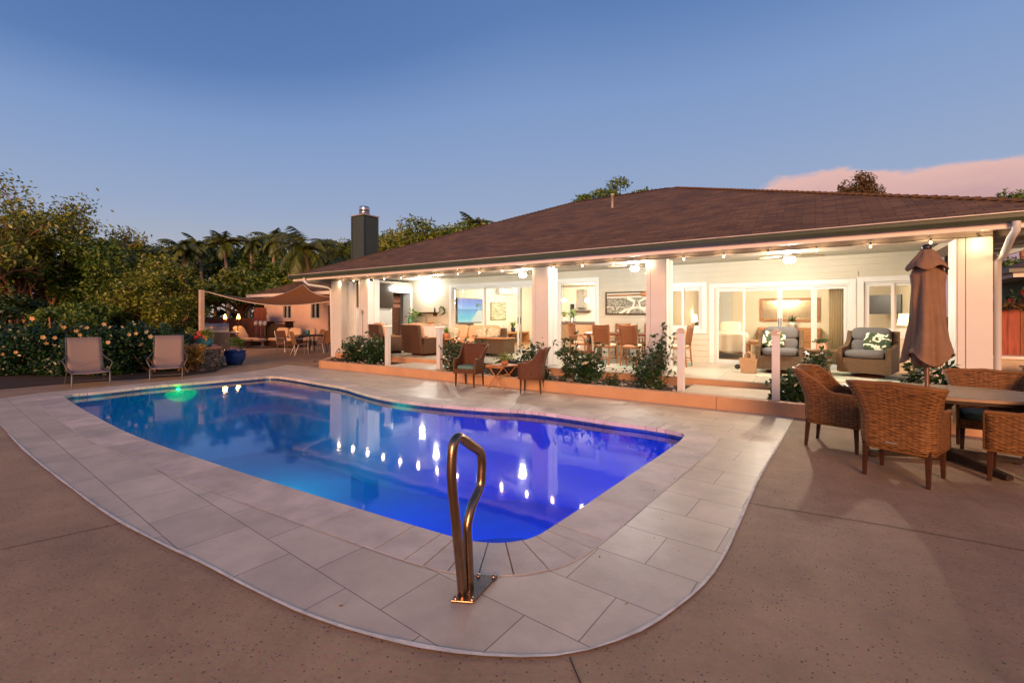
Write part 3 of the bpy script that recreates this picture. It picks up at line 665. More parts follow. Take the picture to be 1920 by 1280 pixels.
slider('sliding_door', -10.73, -7.0, DZ, 2.50, [(-10.69, -9.30, 0), (-9.33, -7.85, 2), (-7.98, -7.05, 1)], 'wide glass sliding door in front of the television')
slider('sliding_door', -6.55, -5.26, DZ, 2.50, [(-6.51, -6.40, 0)], 'open doorway towards the kitchen')
slider('window', -3.22, -2.37, 1.16, 2.24, [(-3.18, -2.82, 0), (-2.86, -2.41, 0)], 'bedroom window beside the second column')
slider('sliding_door', -2.08, .64, DZ, 2.19, [(-2.04, -1.39, 0), (-1.45, -.66, 2), (-.67, .0, 1), (.0, .60, 0)], 'four panel glass door of the bedroom')
slider('window', .89, 1.80, 1.15, 2.22, [(.93, 1.40, 0), (1.38, 1.77, 0)], 'two sash window near the closed umbrella')
# rooms
FLOORW = mat('room_floor', (.30, .17, .09), .35, .2, 3, .1, 30, stretch=(1, 8, 1))
hb('room_floor', FLOORW, MB().box(-13.3, 2.1, 12.452, 21.2, .0, DZ + .004))
hb('room_wall', ROOMW, MB().box(-11.05, -10.9, 12.452, 19.2, .33, 2.83).box(-10.9, -3.3, 19.2, 19.35, .33, 2.83).box(-3.45, -3.3, 12.452, 19.35, .33, 2.83).box(-3.3, 2.1, 16.6, 16.75, .33, 2.83).box(1.95, 2.1, 12.452, 16.6, .33, 2.83))
hb('outer_wall', WHITE, MB().box(-13.38, -13.3, 12.452, 21.3, 0, 2.745).box(2.12, 2.2, 12.452, 21.3, 0, 2.745).box(-13.3, 2.12, 21.21, 21.3, 0, 2.745))
hb('side_wall', WHITE, MB().box(-13.1, -12.702, 9.742, 11.3, 0, 2.6).box(-13.1, -12.702, 12.2, 12.308, 0, 2.6).box(-13.1, -12.702, 11.3, 12.2, 0, DZ).box(-13.1, -12.702, 11.3, 12.2, 2.35, 2.6))
# ceiling downlights over the lanai sink and interior
DL = emit('downlight_glow', (1.0, .86, .62), 14, False)
def downlight(x, y, z=2.828, r=.06): MB().lathe([(0, 0), (r, 0), (r, -.006), (r + .015, -.008), (r + .015, 0)], 16, (x, y, z)).build('downlight', DL, house, world=True)
for x, y in ((-11.8, 12.0), (-9.3, 14.5), (-7.2, 16.8), (-5.0, 14.8), (-2.2, 14.4), (.4, 14.2)): downlight(x, y)
lamp('sink_lamp', (-11.85, 11.95, 2.55), 100, (1.0, .95, .84), .08)
lamp('living_lamp', (-8.6, 14.6, 2.45), 340, (1.0, .90, .74), .25)
lamp('kitchen_lamp', (-7.6, 16.9, 2.35), 430, (1.0, .90, .72), .25)
lamp('bedroom_lamp', (-.8, 14.5, 2.3), 260, (1.0, .84, .62), .25)
# downspouts
def spout(pts, par=house): return MB().tube(pts, .042, 12).build('downspout', WHITE, par, world=True)
g0 = YP(1905, 425, RY0 + .02)
spout([(g0.x, RY0 + .01, 2.705), (g0.x, RY0 + .01, 2.60), (g0.x - .02, RY0 + .10, 2.52), (2.24, 9.26, 2.34), (2.205, 9.335, 2.28), (2.205, 9.335, .0)])
g1 = YP(571, 524, RY0 + .02)
spout([(g1.x, RY0 + .01, 2.705), (g1.x, RY0 + .01, 2.60), (g1.x + .04, RY0 + .10, 2.50), (-13.50, 9.20, 2.45), (-13.43, 9.30, 2.38), (-13.43, 9.36, .0)])
# security camera under the eave and electrical boxes
cmx = YP(697, 530, 9.1); MB().at(cmx.x, 9.1, 2.58, R(-60), R(80)).tube([(0, 0, -.05), (0, 0, .07)], .035, 12).build('security_camera', BLACK, house, world=True)
MB().cbox((YP(680, 600, 9.27).x, 9.262, 1.62), (.07, .035, .12)).cbox((YP(680, 600, 9.27).x, 9.27, 1.0), (.018, .02, 1.15)).build('outlet_box', SILVER, house, bevel=.004, world=True)
# chimney
ch = thing('chimney_stack', 'dark green boxed chimney with round steel cap rising left of the roof', 'chimney', (-13.98, 11.1, 0))
cbx = MB().box(-14.31, -13.64, 10.8, 11.43, .0, 5.17); cbx.build('stack', GREENBOX, ch, world=True)
tr2 = MB()
for x, y in ((-14.31, 10.8), (-13.64, 10.8), (-13.64, 11.43), (-14.31, 11.43)): tr2.cbox((x, y, 2.6), (.05, .05, 5.1))
tr2.build('corner_trim', GREENBOX, ch, world=True)
MB().box(-14.36, -13.59, 10.75, 11.48, 5.17, 5.22).build('cap_flashing', mat('flashing', (.55, .48, .42), .35, metal=.6), ch, world=True, bevel=.01)
MB().lathe([(.15, 0), (.15, .06), (.19, .06), (.19, .14), (.185, .145), (.19, .15), (.19, .30), (.17, .34), (0, .36)], 24, (-13.98, 11.1, 5.22)).build('flue_cap', STEEL, ch, world=True)

# curb, planter beds and stepping slabs
curb = thing('garden_curb', 'long low salmon painted curb wall edging the planting bed before the lanai', 'curb wall', (-5, 7.98, 0))
cw = MB()
xs = [-11.9, -7.2, -1.31, 2.75]
for a0, a1 in zip(xs[:-1], xs[1:]): cw.box(a0 + .003, a1 - .003, 7.90, 8.05, -.02, .205)
cw.prism([(-11.905, 7.90), (-11.905, 8.06), (-12.66, 8.95), (-12.80, 8.86), (-12.02, 7.93)], -.02, .205)
cw.build('curb', SALMON, curb, world=True, bevel=.008)
CAPC = mat('curb_cap', (.46, .33, .24), .7, .2, 5, .3)
mul = MB()
def bedpatch(x0, x1):
    nx, ny = int((x1 - x0) / .09), 12; vs = []
    for i in range(nx + 1):
        for j in range(ny + 1):
            x = x0 + (x1 - x0) * i / nx; y = 8.05 + 1.05 * j / ny
            vs.append((x, y, .155 + .05 * noise.noise(Vector((x * 2.5, y * 2.5, 0))) + .025 * noise.noise(Vector((x * 9, y * 9, 3)))))
    mul.add(vs, [(i * (ny + 1) + j, (i + 1) * (ny + 1) + j, (i + 1) * (ny + 1) + j + 1, i * (ny + 1) + j + 1) for i in range(nx) for j in range(ny)], True)
bedpatch(-12.5, -9.3); bedpatch(-7.56, -1.9); bedpatch(-.6, 2.7)
o = mul.build('planting_soil', MULCH); tag(o, kind='structure')
SLAB = mat('step_slab', (.50, .42, .32), .5, .1, 3, .15, 40)
for x0, x1, l in ((-9.29, -7.57, 'pale stepping slab between the two posts in front of the brown recliners'), (-1.89, -.61, 'pale stepping slab between the two posts in front of the bedroom door')):
    o = MB().box(x0, x1, 8.052, 9.098, .0, .212).build('step_slab', SLAB, bevel=.008); tag(o, l, 'step', 'stepping slabs up to the lanai')
random.seed(11)
rk = MB()
for k in range(230):
    x = random.choice([random.uniform(-12.3, -9.4), random.uniform(-7.5, -1.95), random.uniform(-7.5, -1.95), random.uniform(-.55, 2.6)]); y = random.uniform(8.1, 9.05)
    r = random.uniform(.02, .06); rk.ball((x, y, .165 + r * .2), r, 7, (random.uniform(.8, 1.5), random.uniform(.7, 1.2), random.uniform(.35, .6)))
o = rk.build('mulch_stones', ROCK); tag(o, 'flat grey and tan stones scattered over the planting bed', 'stones', kind='stuff')

# lamp posts
PCAP = mat('post_cap', (.55, .42, .32), .5, .1, 8, .1)
CAPGLOW = emit('cap_glow', (1.0, .80, .5), 3.0, False)
def post(x, y, lab, lit):
    t = thing('lamp_post', lab, 'post', (x, y, 0), 0, 'short white posts along the planting bed')
    MB().box(-.055, .055, -.055, .055, .12, 1.2).build('post', WHITE, t, bevel=.006)
    c = MB().box(-.07, .07, -.07, .07, 1.2, 1.225); c.add([(-.082, -.082, 1.235), (.082, -.082, 1.235), (.082, .082, 1.235), (-.082, .082, 1.235), (-.03, -.03, 1.285), (.03, -.03, 1.285), (.03, .03, 1.285), (-.03, .03, 1.285)], [(3, 2, 1, 0), (4, 5, 6, 7), (0, 1, 5, 4), (1, 2, 6, 5), (2, 3, 7, 6), (3, 0, 4, 7)])
    c.build('cap', PCAP, t)
    if lit: MB().box(-.075, .075, -.075, .075, 1.226, 1.234).build('light_ring', CAPGLOW, t)
for x, y, l, lit in ((-9.44, 8.25, 'white post with glowing cap left of the recliners, by the leafy shrub', 1), (-7.62, 8.28, 'white post with glowing cap right in front of the recliners', 1), (-1.95, 8.33, 'white post with dark cap beside the bushy shrub and bedroom window', 0), (-.50, 8.28, 'white post with dark cap in front of the grey lounge chair', 0)): post(x, y, l, lit)

# string lights
cordm = BLACK; sb_ = thing('string_lights', 'string of small round bulbs hung along the lanai beam', 'string lights', (-5, 9.22, 2.62))
BULB = emit('bulb_glow', (1.0, .72, .40), 16, False); xs = [-12.87 + .717 * k for k in range(22)]
cd = MB(); pts = []
for i in range(len(xs) - 1):
    for k in range(6):
        t = k / 6; pts.append((xs[i] + (xs[i + 1] - xs[i]) * t, 9.235, 2.668 - .02 * math.sin(math.pi * t)))
pts.append((xs[-1], 9.235, 2.668)); cd.tube(pts, .005, 5).build('cord', cordm, sb_, world=True)
for i, x in enumerate(xs):
    if x > 1.75: x = 2.0
    MB().lathe([(0, .0), (.012, 0), (.014, -.03), (.012, -.035)], 8, (x, 9.235, 2.665)).build('socket', BLACK, sb_, world=True)
    MB().lathe([(.008, 0), (.014, -.018), (.016, -.03), (.010, -.044), (0, -.047)], 10, (x, 9.235, 2.632)).build('bulb', BULB, sb_, world=True)
lamp('bulb_right_light', (2.0, 9.05, 2.54), 8, (1.0, .66, .34), .03); 
BLD = bpy.data.lights.new('bulb_light', 'POINT'); BLD.energy = 5.0; BLD.color = (1.0, .68, .40); BLD.shadow_soft_size = .03
for x in xs[:-1]: lo = bpy.data.objects.new('bulb_light', BLD); COL.objects.link(lo); lo.parent = sb_; lo.location = (x + 5, 9.20 - 9.22, -.06)

# ceiling fans
FANL = emit('fan_glow', (1.0, .93, .78), 22, False); BLADE = mat('fan_blade', (.34, .24, .14), .5, .2, 8, .1)
def fan(x, y, rz, lab, pw, col):
    t = thing('ceiling_fan', lab, 'ceiling fan', (x, y, 0), rz, 'ceiling fans with lights over the lanai')
    MB().lathe([(0, 2.829), (.09, 2.829), (.085, 2.79), (.03, 2.78), (.03, 2.72), (.10, 2.71), (.12, 2.67), (.10, 2.62), (.09, 2.61), (0, 2.61)], 20).build('motor', mat('fan_white', (.6, .57, .5), .4), t)
    MB().lathe([(.09, 2.608), (.105, 2.59), (.10, 2.55), (.07, 2.52), (0, 2.508)], 20).build('light_globe', FANL, t)
    for k in range(3):
        q = R(120 * k); bl = MB().at(0, 0, 2.655, q)
        P = [(.12, .03), (.25, .055), (.45, .062), (.60, .04), (.64, 0), (.60, -.035), (.4, -.045), (.2, -.035)]
        bl.add([(a, c, .012 * math.sin(a * 3) + c * .25) for a, c in P] + [(a, c, .012 * math.sin(a * 3) + c * .25 - .008) for a, c in P], [tuple(range(8)), tuple(reversed(range(8, 16)))] + [(i, 8 + i, 8 + (i + 1) % 8, (i + 1) % 8) for i in range(8)])
        bl.build('blade', BLADE, t)
    l = lamp('fan_light', (0, 0, 2.46), pw, col, .05); l.parent = t
fan(-9.52, 10.2, R(8), 'ceiling fan with lit globe nearest the kitchen sink wall', 105, (1.0, .94, .82))
fan(-6.43, 10.2, R(50), 'ceiling fan with lit globe just left of the first inner column', 125, (1.0, .94, .82))
fan(-3.41, 10.2, R(63), 'ceiling fan with very white globe above the dining table', 165, (1.0, .98, .92))
fan(-.39, 10.2, R(28), 'ceiling fan with lit globe above the two grey lounge chairs', 300, (1.0, .86, .66))
# ================================================================== FURNITURE
def wicker(name, c1, c2, us, vs_, rough=.45, strength=.9):
    m, nt, b = nodes_of(name); L = nt.links
    uv = N(nt, 'ShaderNodeUVMap'); sp = N(nt, 'ShaderNodeSeparateXYZ'); 
    wz = N(nt, 'ShaderNodeTexNoise', Scale=5, Detail=3); L.new(uv.outputs[0], wz.inputs['Vector'])
    ws = N(nt, 'ShaderNodeVectorMath', _operation='SCALE'); ws.inputs['Scale'].default_value = .012; L.new(wz.outputs[1], ws.inputs[0])
    wa = N(nt, 'ShaderNodeVectorMath', _operation='ADD'); L.new(uv.outputs[0], wa.inputs[0]); L.new(ws.outputs[0], wa.inputs[1]); L.new(wa.outputs[0], sp.inputs[0])
    def wave(o, k, ph=0):
        a = N(nt, 'ShaderNodeMath', _operation='MULTIPLY_ADD'); L.new(o, a.inputs[0]); a.inputs[1].default_value = k * math.pi; a.inputs[2].default_value = ph
        s_ = N(nt, 'ShaderNodeMath', _operation='SINE'); L.new(a.outputs[0], s_.inputs[0]); return s_.outputs[0]
    u, v = wave(sp.outputs[0], us), wave(sp.outputs[1], vs_)
    p = N(nt, 'ShaderNodeMath', _operation='MULTIPLY'); L.new(u, p.inputs[0]); L.new(v, p.inputs[1])   # over-under
    va = N(nt, 'ShaderNodeMath', _operation='ABSOLUTE'); L.new(v, va.inputs[0])
    h = N(nt, 'ShaderNodeMath', _operation='MULTIPLY_ADD'); L.new(p.outputs[0], h.inputs[0]); h.inputs[1].default_value = .8; L.new(va.outputs[0], h.inputs[2])
    mp = N(nt, 'ShaderNodeMapping'); mp.inputs['Scale'].default_value = (9, 40, 1); L.new(uv.outputs[0], mp.inputs[0])
    nz = N(nt, 'ShaderNodeTexNoise', Scale=1.6, Detail=4, Roughness=.7); L.new(mp.outputs[0], nz.inputs['Vector'])
    mr = N(nt, 'ShaderNodeMapRange'); mr.inputs[1].default_value = .32; mr.inputs[2].default_value = .68; L.new(nz.outputs[0], mr.inputs[0])
    mx = N(nt, 'ShaderNodeMix', _data_type='RGBA'); mx.inputs['A'].default_value = (*c1, 1); mx.inputs['B'].default_value = (*c2, 1); L.new(mr.outputs[0], mx.inputs['Factor'])
    gap = N(nt, 'ShaderNodeMapRange'); gap.inputs[1].default_value = 0.0; gap.inputs[2].default_value = .35; gap.inputs[3].default_value = .35; gap.inputs[4].default_value = 1; L.new(h.outputs[0], gap.inputs[0])
    sc_ = N(nt, 'ShaderNodeVectorMath', _operation='SCALE'); L.new(mx.outputs['Result'], sc_.inputs[0]); L.new(gap.outputs[0], sc_.inputs['Scale']); L.new(sc_.outputs[0], b.inputs['Base Color'])
    bp = N(nt, 'ShaderNodeBump', Strength=strength, Distance=.004); L.new(h.outputs[0], bp.inputs['Height']); L.new(bp.outputs[0], b.inputs['Normal'])
    b.inputs['Roughness'].default_value = rough; b.inputs['Specular IOR Level'].default_value = .2; return m
WICK = wicker('wicker_honey', (.07, .028, .010), (.33, .155, .05), 26, 62)
WICKD = wicker('wicker_dark', (.065, .025, .013), (.17, .075, .035), 30, 70)
WICKG = wicker('wicker_greybrown', (.06, .036, .02), (.155, .10, .055), 40, 80)
WICKB = wicker('wicker_brown', (.055, .028, .016), (.14, .07, .038), 40, 90)

def uvbox(mb, x0, x1, y0, y1, z0, z1):
    for f, ax in (((0, 1), (x0, x1, y0, z0, z1)), ((0, 1), (x1, x0, y1, z0, z1))):
        a, c, y, za, zb = ax; mb.add([(a, y, za), (c, y, za), (c, y, zb), (a, y, zb)], [(0, 1, 2, 3)], False, [(0, za), (abs(c - a), za), (abs(c - a), zb), (0, zb)])
    for x, a, c in ((x1, y0, y1), (x0, y1, y0)): mb.add([(x, a, z0), (x, c, z0), (x, c, z1), (x, a, z1)], [(0, 1, 2, 3)], False, [(0, z0), (abs(c - a), z0), (abs(c - a), z1), (0, z1)])
    mb.add([(x0, y0, z1), (x1, y0, z1), (x1, y1, z1), (x0, y1, z1)], [(0, 1, 2, 3)], False, [(0, 0), (x1 - x0, 0), (x1 - x0, y1 - y0), (0, y1 - y0)])
    mb.add([(x0, y1, z0), (x1, y1, z0), (x1, y0, z0), (x0, y0, z0)], [(0, 1, 2, 3)], False, [(0, 0), (x1 - x0, 0), (x1 - x0, y1 - y0), (0, y1 - y0)])
    return mb

def tub_chair(name, lab, cat, loc, rz, group, w=.56, d=.54, harm=.64, hback=.875, zb=.285, flare=.09, wk=None, cush=None, leg=DARKWOOD, lw=.036, tagp=False):
    """wicker armchair that faces local -Y: wrap-around shell, apron, cushion, legs"""
    wk = wk or WICK; cush = cush or CUSH_T
    t = thing(name, lab, cat, loc, rz, group)
    # plan path from front left arm round the back to front right arm
    pts = []; r = .10; hx, hy = w / 2, d / 2
    n1 = 7
    for i in range(n1): pts.append((-hx, -hy + (d - r) * i / (n1 - 1)))
    for i in range(1, 6): q = R(180 - 90 * i / 5); pts.append((-hx + r + r * math.cos(q), hy - r + r * math.sin(q)))
    for i in range(1, 9): pts.append((-hx + r + (w - 2 * r) * i / 8, hy))
    for i in range(1, 6): q = R(90 - 90 * i / 5); pts.append((hx - r + r * math.cos(q), hy - r + r * math.sin(q)))
    for i in range(1, n1): pts.append((hx, hy - r - (d - r) * i / (n1 - 1)))
    m_ = len(pts); arc = [0]
    for i in range(1, m_): arc.append(arc[-1] + math.hypot(pts[i][0] - pts[i - 1][0], pts[i][1] - pts[i - 1][1]))
    rows = 12; vs = []; uvs = []; top = []
    for i, (x, y) in enumerate(pts):
        f = (y + hy) / d                         # 0 front .. 1 back
        e = max(0, min(1, (f - .46) / .36)); e = e * e * (3 - 2 * e)
        zt = harm + (hback - harm) * e - (.025 * (1 - abs(x) / hx) if f > .95 else 0) * -1
        zt -= .015 * (1 - f) 
        for k in range(rows + 1):
            v = k / rows; z = zb + (zt - zb) * v
            fl_ = flare * e * max(0, (z - .5) / (hback - .5)) ** 1.4 + .02 * (v ** 3)
            bul = .012 * math.sin(math.pi * min(1, (z - zb) / .3))
            nx, ny = (x / hx * .55 if abs(x) > hx - r - .01 else 0), (1 if f > .9 else 0)
            s_ = (1 if x > 0 else -1) * (.35 + .5 * e if abs(x) > hx - r - .01 else .0)
            vs.append((x + (fl_ + bul) * s_, y + fl_ * (1.0 if f > .6 else f) , z)); uvs.append((arc[i], z))
        top.append(Vector(vs[-1]))
    fs = [(i * (rows + 1) + k, (i + 1) * (rows + 1) + k, (i + 1) * (rows + 1) + k + 1, i * (rows + 1) + k + 1) for i in range(m_ - 1) for k in range(rows)]
    sh = MB().add(vs, fs, True, uvs); sh.build('shell', wk, t, solid=.026)
    rim = MB().tube(top, .018, 8); rim.tube([Vector(vs[k]) for k in range(rows + 1)], .014, 6); rim.tube([Vector(vs[(m_ - 1) * (rows + 1) + k]) for k in range(rows + 1)], .014, 6)
    rim.tube([Vector(vs[i * (rows + 1)]) for i in range(m_)], .014, 6); rim.build('rim', wk, t)
    ap = uvbox(MB(), -hx + .012, hx - .012, -hy - .01, -hy + .018, zb, .38); uvbox(ap, -hx + .02, hx - .02, -hy + .02, hy - .02, .33, .36); ap.build('apron', wk, t)
    MB().pillow((0, -.02, .405), (w - .07, d - .06, .10)).build('seat_cushion', cush, t)
    for sx_ in (-1, 1):
        for sy_ in (-1, 1):
            sp = 1.0 if sy_ < 0 else 1.08
            MB().taper((sx_ * (hx - .035) * 1.02, sy_ * (hy - .035) * sp * 1.03, 0), lw * .8, (sx_ * (hx - .035), sy_ * (hy - .035), zb + .03), lw * 1.25).build('leg', leg, t, bevel=.004)
    if tagp: MB().cbox((.02, hy + .02, zb + .065), (.085, .004, .012)).build('maker_tag', SILVER, t)
    return t
def face(dx, dy): return math.atan2(dx, -dy)      # rotation so that local -Y points to (dx, dy)
GRP = 'wicker dining chairs round the outdoor oval table'
tub_chair('wicker_armchair', 'honey wicker dining chair at the left end of the oval table', 'armchair', (.22, 6.44, 0), face(.93, -.25), GRP, w=.50, d=.52)
tub_chair('wicker_armchair', 'nearest wicker dining chair with its back to the camera and a small tag on it', 'armchair', (.70, 5.58, 0), face(.37, .93), GRP, w=.52, d=.50, tagp=True)
tub_chair('wicker_armchair', 'wicker dining chair on the far side of the oval table beside the white column', 'armchair', (1.60, 7.05, 0), face(-.12, -1), GRP, w=.52, d=.50, harm=.62, hback=.85)
tub_chair('wicker_armchair', 'wicker dining chair cut by the right edge, its arm side to the camera', 'armchair', (1.62, 6.02, 0), face(-.95, .28), GRP, w=.50, d=.52)
# side chairs by the pool
G2 = 'dark wicker chairs on the pool deck'
tub_chair('patio_chair', 'dark wicker chair with teal cushion left of the folding table', 'armchair', (-6.17, 7.64, 0), face(.16, -1), G2, w=.50, d=.46, flare=.07, harm=.60, hback=.86, wk=WICKD, lw=.03)
tub_chair('patio_chair', 'dark wicker chair with teal cushion right of the folding table, turned to the left', 'armchair', (-4.61, 7.66, 0), face(-.86, -.32), G2, w=.46, d=.44, flare=.08, harm=.60, hback=.86, wk=WICKD, lw=.03)

# folding side table and its plant
t = thing('folding_table', 'small slatted wooden folding table between the two dark wicker chairs', 'side table', (-5.42, 7.80, 0), R(-8))
for k in range(6): MB().cbox((0, -.2 + .08 * k, .475), (.50, .072, .018)).build('slat', WOOD, t)
MB().box(-.25, .25, -.245, -.238, .43, .475).box(-.25, .25, .238, .245, .43, .475).build('rail', WOOD, t)
for sy_ in (-.20, .20):
    for s_ in (-1, 1): 
        lg = MB().tube([(s_ * .22, sy_ + s_ * .012, 0), (-s_ * .0, sy_ + s_ * .012, .26), (-s_ * -.20 if False else s_ * .20, sy_ + s_ * .012, .46)], .014, 6); lg.build('leg', WOOD, t)
MB().box(-.03, .03, -.20, .20, .25, .27).build('stretcher', WOOD, t)

# oval dining table with pedestal feet
t = thing('oval_table', 'oval brown stone-topped dining table with crossed dark pedestal feet around the umbrella', 'dining table', (1.14, 6.47, 0))
TOPM = mat('table_top', (.26, .165, .085), .38, .15, 4, .12, 60)
ov = [(.86 * math.cos(q), .53 * math.sin(q)) for q in [2 * math.pi * k / 64 for k in range(64)]]
MB().prism(ov, .685, .72).build('tabletop', TOPM, t, bevel=.010)
MB().prism([(x * .93, y * .90) for x, y in ov], .655, .684).build('table_apron', DMETAL, t)
MB().lathe([(.05, .06), (.05, .55), (.11, .654)], 16).build('pedestal', DMETAL, t)
for k, (dx, dy) in enumerate(((-.66, -.30), (.34, -.55), (.62, .22), (-.30, .50))):
    a = math.atan2(dy, dx); ln = math.hypot(dx, dy)
    f = MB().at(0, 0, 0, a); f.add([(0, -.04, .03), (ln, -.035, .012), (ln, .035, .012), (0, .04, .03), (0, -.035, .13), (ln, -.03, .055), (ln, .03, .055), (0, .035, .13)], [(0, 3, 2, 1), (4, 5, 6, 7), (0, 1, 5, 4), (1, 2, 6, 5), (2, 3, 7, 6), (3, 0, 4, 7)])
    f.lathe([(0, 0), (.03, 0), (.03, .02), (0, .02)], 10, (ln - .05, 0, 0)); f.build('foot', DMETAL, t, bevel=.005)

# closed umbrella
U = Vector((1.02, 6.60, 0))
t = thing('patio_umbrella', 'closed brown market umbrella standing through the oval table', 'umbrella', tuple(U))
MB().tube([(0, 0, .05), (0, 0, 2.2)], .021, 14).build('pole', mat('umbrella_pole', (.20, .11, .07), .35, metal=.5), t)
MB().lathe([(0, 0), (.20, 0), (.20, .03), (.06, .05), (.03, .10), (.03, .3), (0, .3)], 20).build('base_weight', DMETAL, t)
MB().lathe([(.02, 2.205), (.038, 2.215), (.042, 2.245), (.03, 2.27), (0, 2.276)], 16).build('finial', BLACK, t)
def fold(k, amp, ph):
    def f(q, v): return 1 + .16 * noise.noise(Vector((math.cos(q) * 1.6 + ph, math.sin(q) * 1.6, v * 2.2))) + .05 * noise.noise(Vector((math.cos(q) * 4, math.sin(q) * 4 + ph, v * 6))) + (amp * (.25 + .75 * v)) * (.62 * math.cos(k * q + ph + 1.1 * v) + .38 * math.cos((k + 3) * q + 1.7 * ph - .9 * v)) + .05 * math.cos(2 * q + 3 * v)
    return f
can = MB(); prof = [(.05, 2.03), (.125, 2.01), (.148, 1.94), (.140, 1.84), (.148, 1.7), (.158, 1.55), (.170, 1.4), (.195, 1.25), (.225, 1.10), (.236, 1.06)]
pr = []
prof = [(r * .84, z) for r, z in prof]
for i in range(len(prof) - 1):
    for k in range(4): u = k / 4; pr.append((prof[i][0] * (1 - u) + prof[i + 1][0] * u, prof[i][1] * (1 - u) + prof[i + 1][1] * u))
pr.append(prof[-1])
can.lathe(pr, 140, mod=fold(4, .34, .5))
can.v = [(x, y, z + (.05 * math.cos(3 * math.atan2(y, x) + 1) - .02) * max(0, (1.3 - z) / .18)) if z < 1.3 else (x, y, z) for x, y, z in can.v]
can.build('canopy', UMBF, t, solid=.004)
inn_ = MB().lathe([(.16, 1.12), (.13, 1.04), (.10, .97), (.07, .95)], 72, mod=fold(5, .35, 1.2)); inn_.build('canopy_fold', UMBF, t, solid=.004)
MB().lathe([(.06, 1.2), (.062, .98), (.02, .97)], 16).build('runner_hub', BLACK, t)
tp = MB(); pr = [(.026 + .150 * (k / 14) ** .85, 2.225 - .215 * (k / 14) ** 1.15) for k in range(15)]
tp.lathe(pr, 96, mod=fold(5, .13, 2.2)); tp.v = [(x, y, z - .022 * math.cos(5 * math.atan2(y, x) + 2.2) * max(0, (2.12 - z) / .1)) if z < 2.12 else (x, y, z) for x, y, z in tp.v]
tp.build('vent_flap', UMBF, t, solid=.004)

# sun loungers (face +X after rotation; local -Y is the foot end)
def lounger(lab, loc, rz):
    t = thing('sun_lounger', lab, 'sun lounger', loc, rz, 'taupe sling loungers at the end of the pool')
    w = .30
    for s_ in (-1, 1): MB().tube([(s_ * w, -.02, .0), (s_ * w, -.02, .27), (s_ * w, .02, .305), (s_ * w, .25, .31), (s_ * w, .78, .30), (s_ * w, .90, .36), (s_ * w * .98, 1.20, 1.0)], .014, 8).build('side_rail', TAUPE, t)
    for s_ in (-1, 1): MB().tube([(s_ * w, .80, .30), (s_ * (w + .03), .92, 0)], .014, 8).build('leg', TAUPE, t)
    for s_ in (-1, 1):
        MB().tube([(s_ * (w + .02), .30, .30), (s_ * (w + .08), .28, .46), (s_ * (w + .085), .50, .50), (s_ * (w + .08), .86, .50), (s_ * w, 1.02, .62)], .013, 8).build('armrest', TAUPE, t)
    MB().tube([(-w, .0, .13), (w, .0, .13)], .010, 6).build('crossbar', TAUPE, t)
    pr = [(-.015, .290), (.05, .302), (.3, .290), (.6, .284), (.80, .300), (.89, .36), (.96, .5), (1.04, .66), (1.12, .83), (1.20, 1.005)]
    vs = []; 
    for y, z in pr:
        for k in range(9): u = k / 8; sag = .018 * math.sin(math.pi * u); vs.append((-w + .008 + (2 * w - .016) * u, y + (sag if z > .4 else 0), z - (sag if z < .4 else 0)))
    MB().add(vs, [(i * 9 + k, i * 9 + k + 1, (i + 1) * 9 + k + 1, (i + 1) * 9 + k) for i in range(len(pr) - 1) for k in range(8)], True).build('sling', SLING, t, solid=.006)
    return t
lounger('taupe sling lounger farther left, in front of the flowering hedge', (-12.80, 3.11, 0), face(1, -.13))
lounger('taupe sling lounger beside the low stone wall', (-12.52, 4.36, 0), face(1, -.40))

# ---------------------------------------------------------------- lanai furniture
Z = DZ
def rug(name, lab, x0, x1, y0, y1, c1, c2):
    m, nt, b = nodes_of('rug_' + name); L = nt.links; tcn = N(nt, 'ShaderNodeTexCoord')
    v = N(nt, 'ShaderNodeTexVoronoi', Scale=2.6); v.feature = 'F1'; L.new(tcn.outputs['Object'], v.inputs['Vector']); n_ = N(nt, 'ShaderNodeTexNoise', Scale=4, Detail=5); L.new(tcn.outputs['Object'], n_.inputs['Vector'])
    mr = N(nt, 'ShaderNodeMapRange'); mr.inputs[1].default_value = .45; mr.inputs[2].default_value = .55; L.new(n_.outputs[0], mr.inputs[0])
    mx = N(nt, 'ShaderNodeMix', _data_type='RGBA'); mx.inputs['A'].default_value = (*c1, 1); mx.inputs['B'].default_value = (*c2, 1); L.new(mr.outputs[0], mx.inputs['Factor']); L.new(mx.outputs['Result'], b.inputs['Base Color']); b.inputs['Roughness'].default_value = .95
    o = MB().box(x0, x1, y0, y1, Z + .001, Z + .010).build('area_rug', m); tag(o, lab, 'rug')
rug('a', 'pale green and cream patterned rug under the indoor-outdoor dining table', -5.2, -2.4, 9.9, 12.0, (.50, .48, .38), (.30, .36, .27))
rug('b', 'cream and green patterned rug under the two grey lounge chairs', -.95, 1.7, 9.9, 11.9, (.52, .46, .35), (.26, .32, .25))
rug('c', 'muted rug under the brown recliners and sofa', -11.6, -7.9, 9.5, 11.6, (.42, .36, .28), (.27, .25, .2))

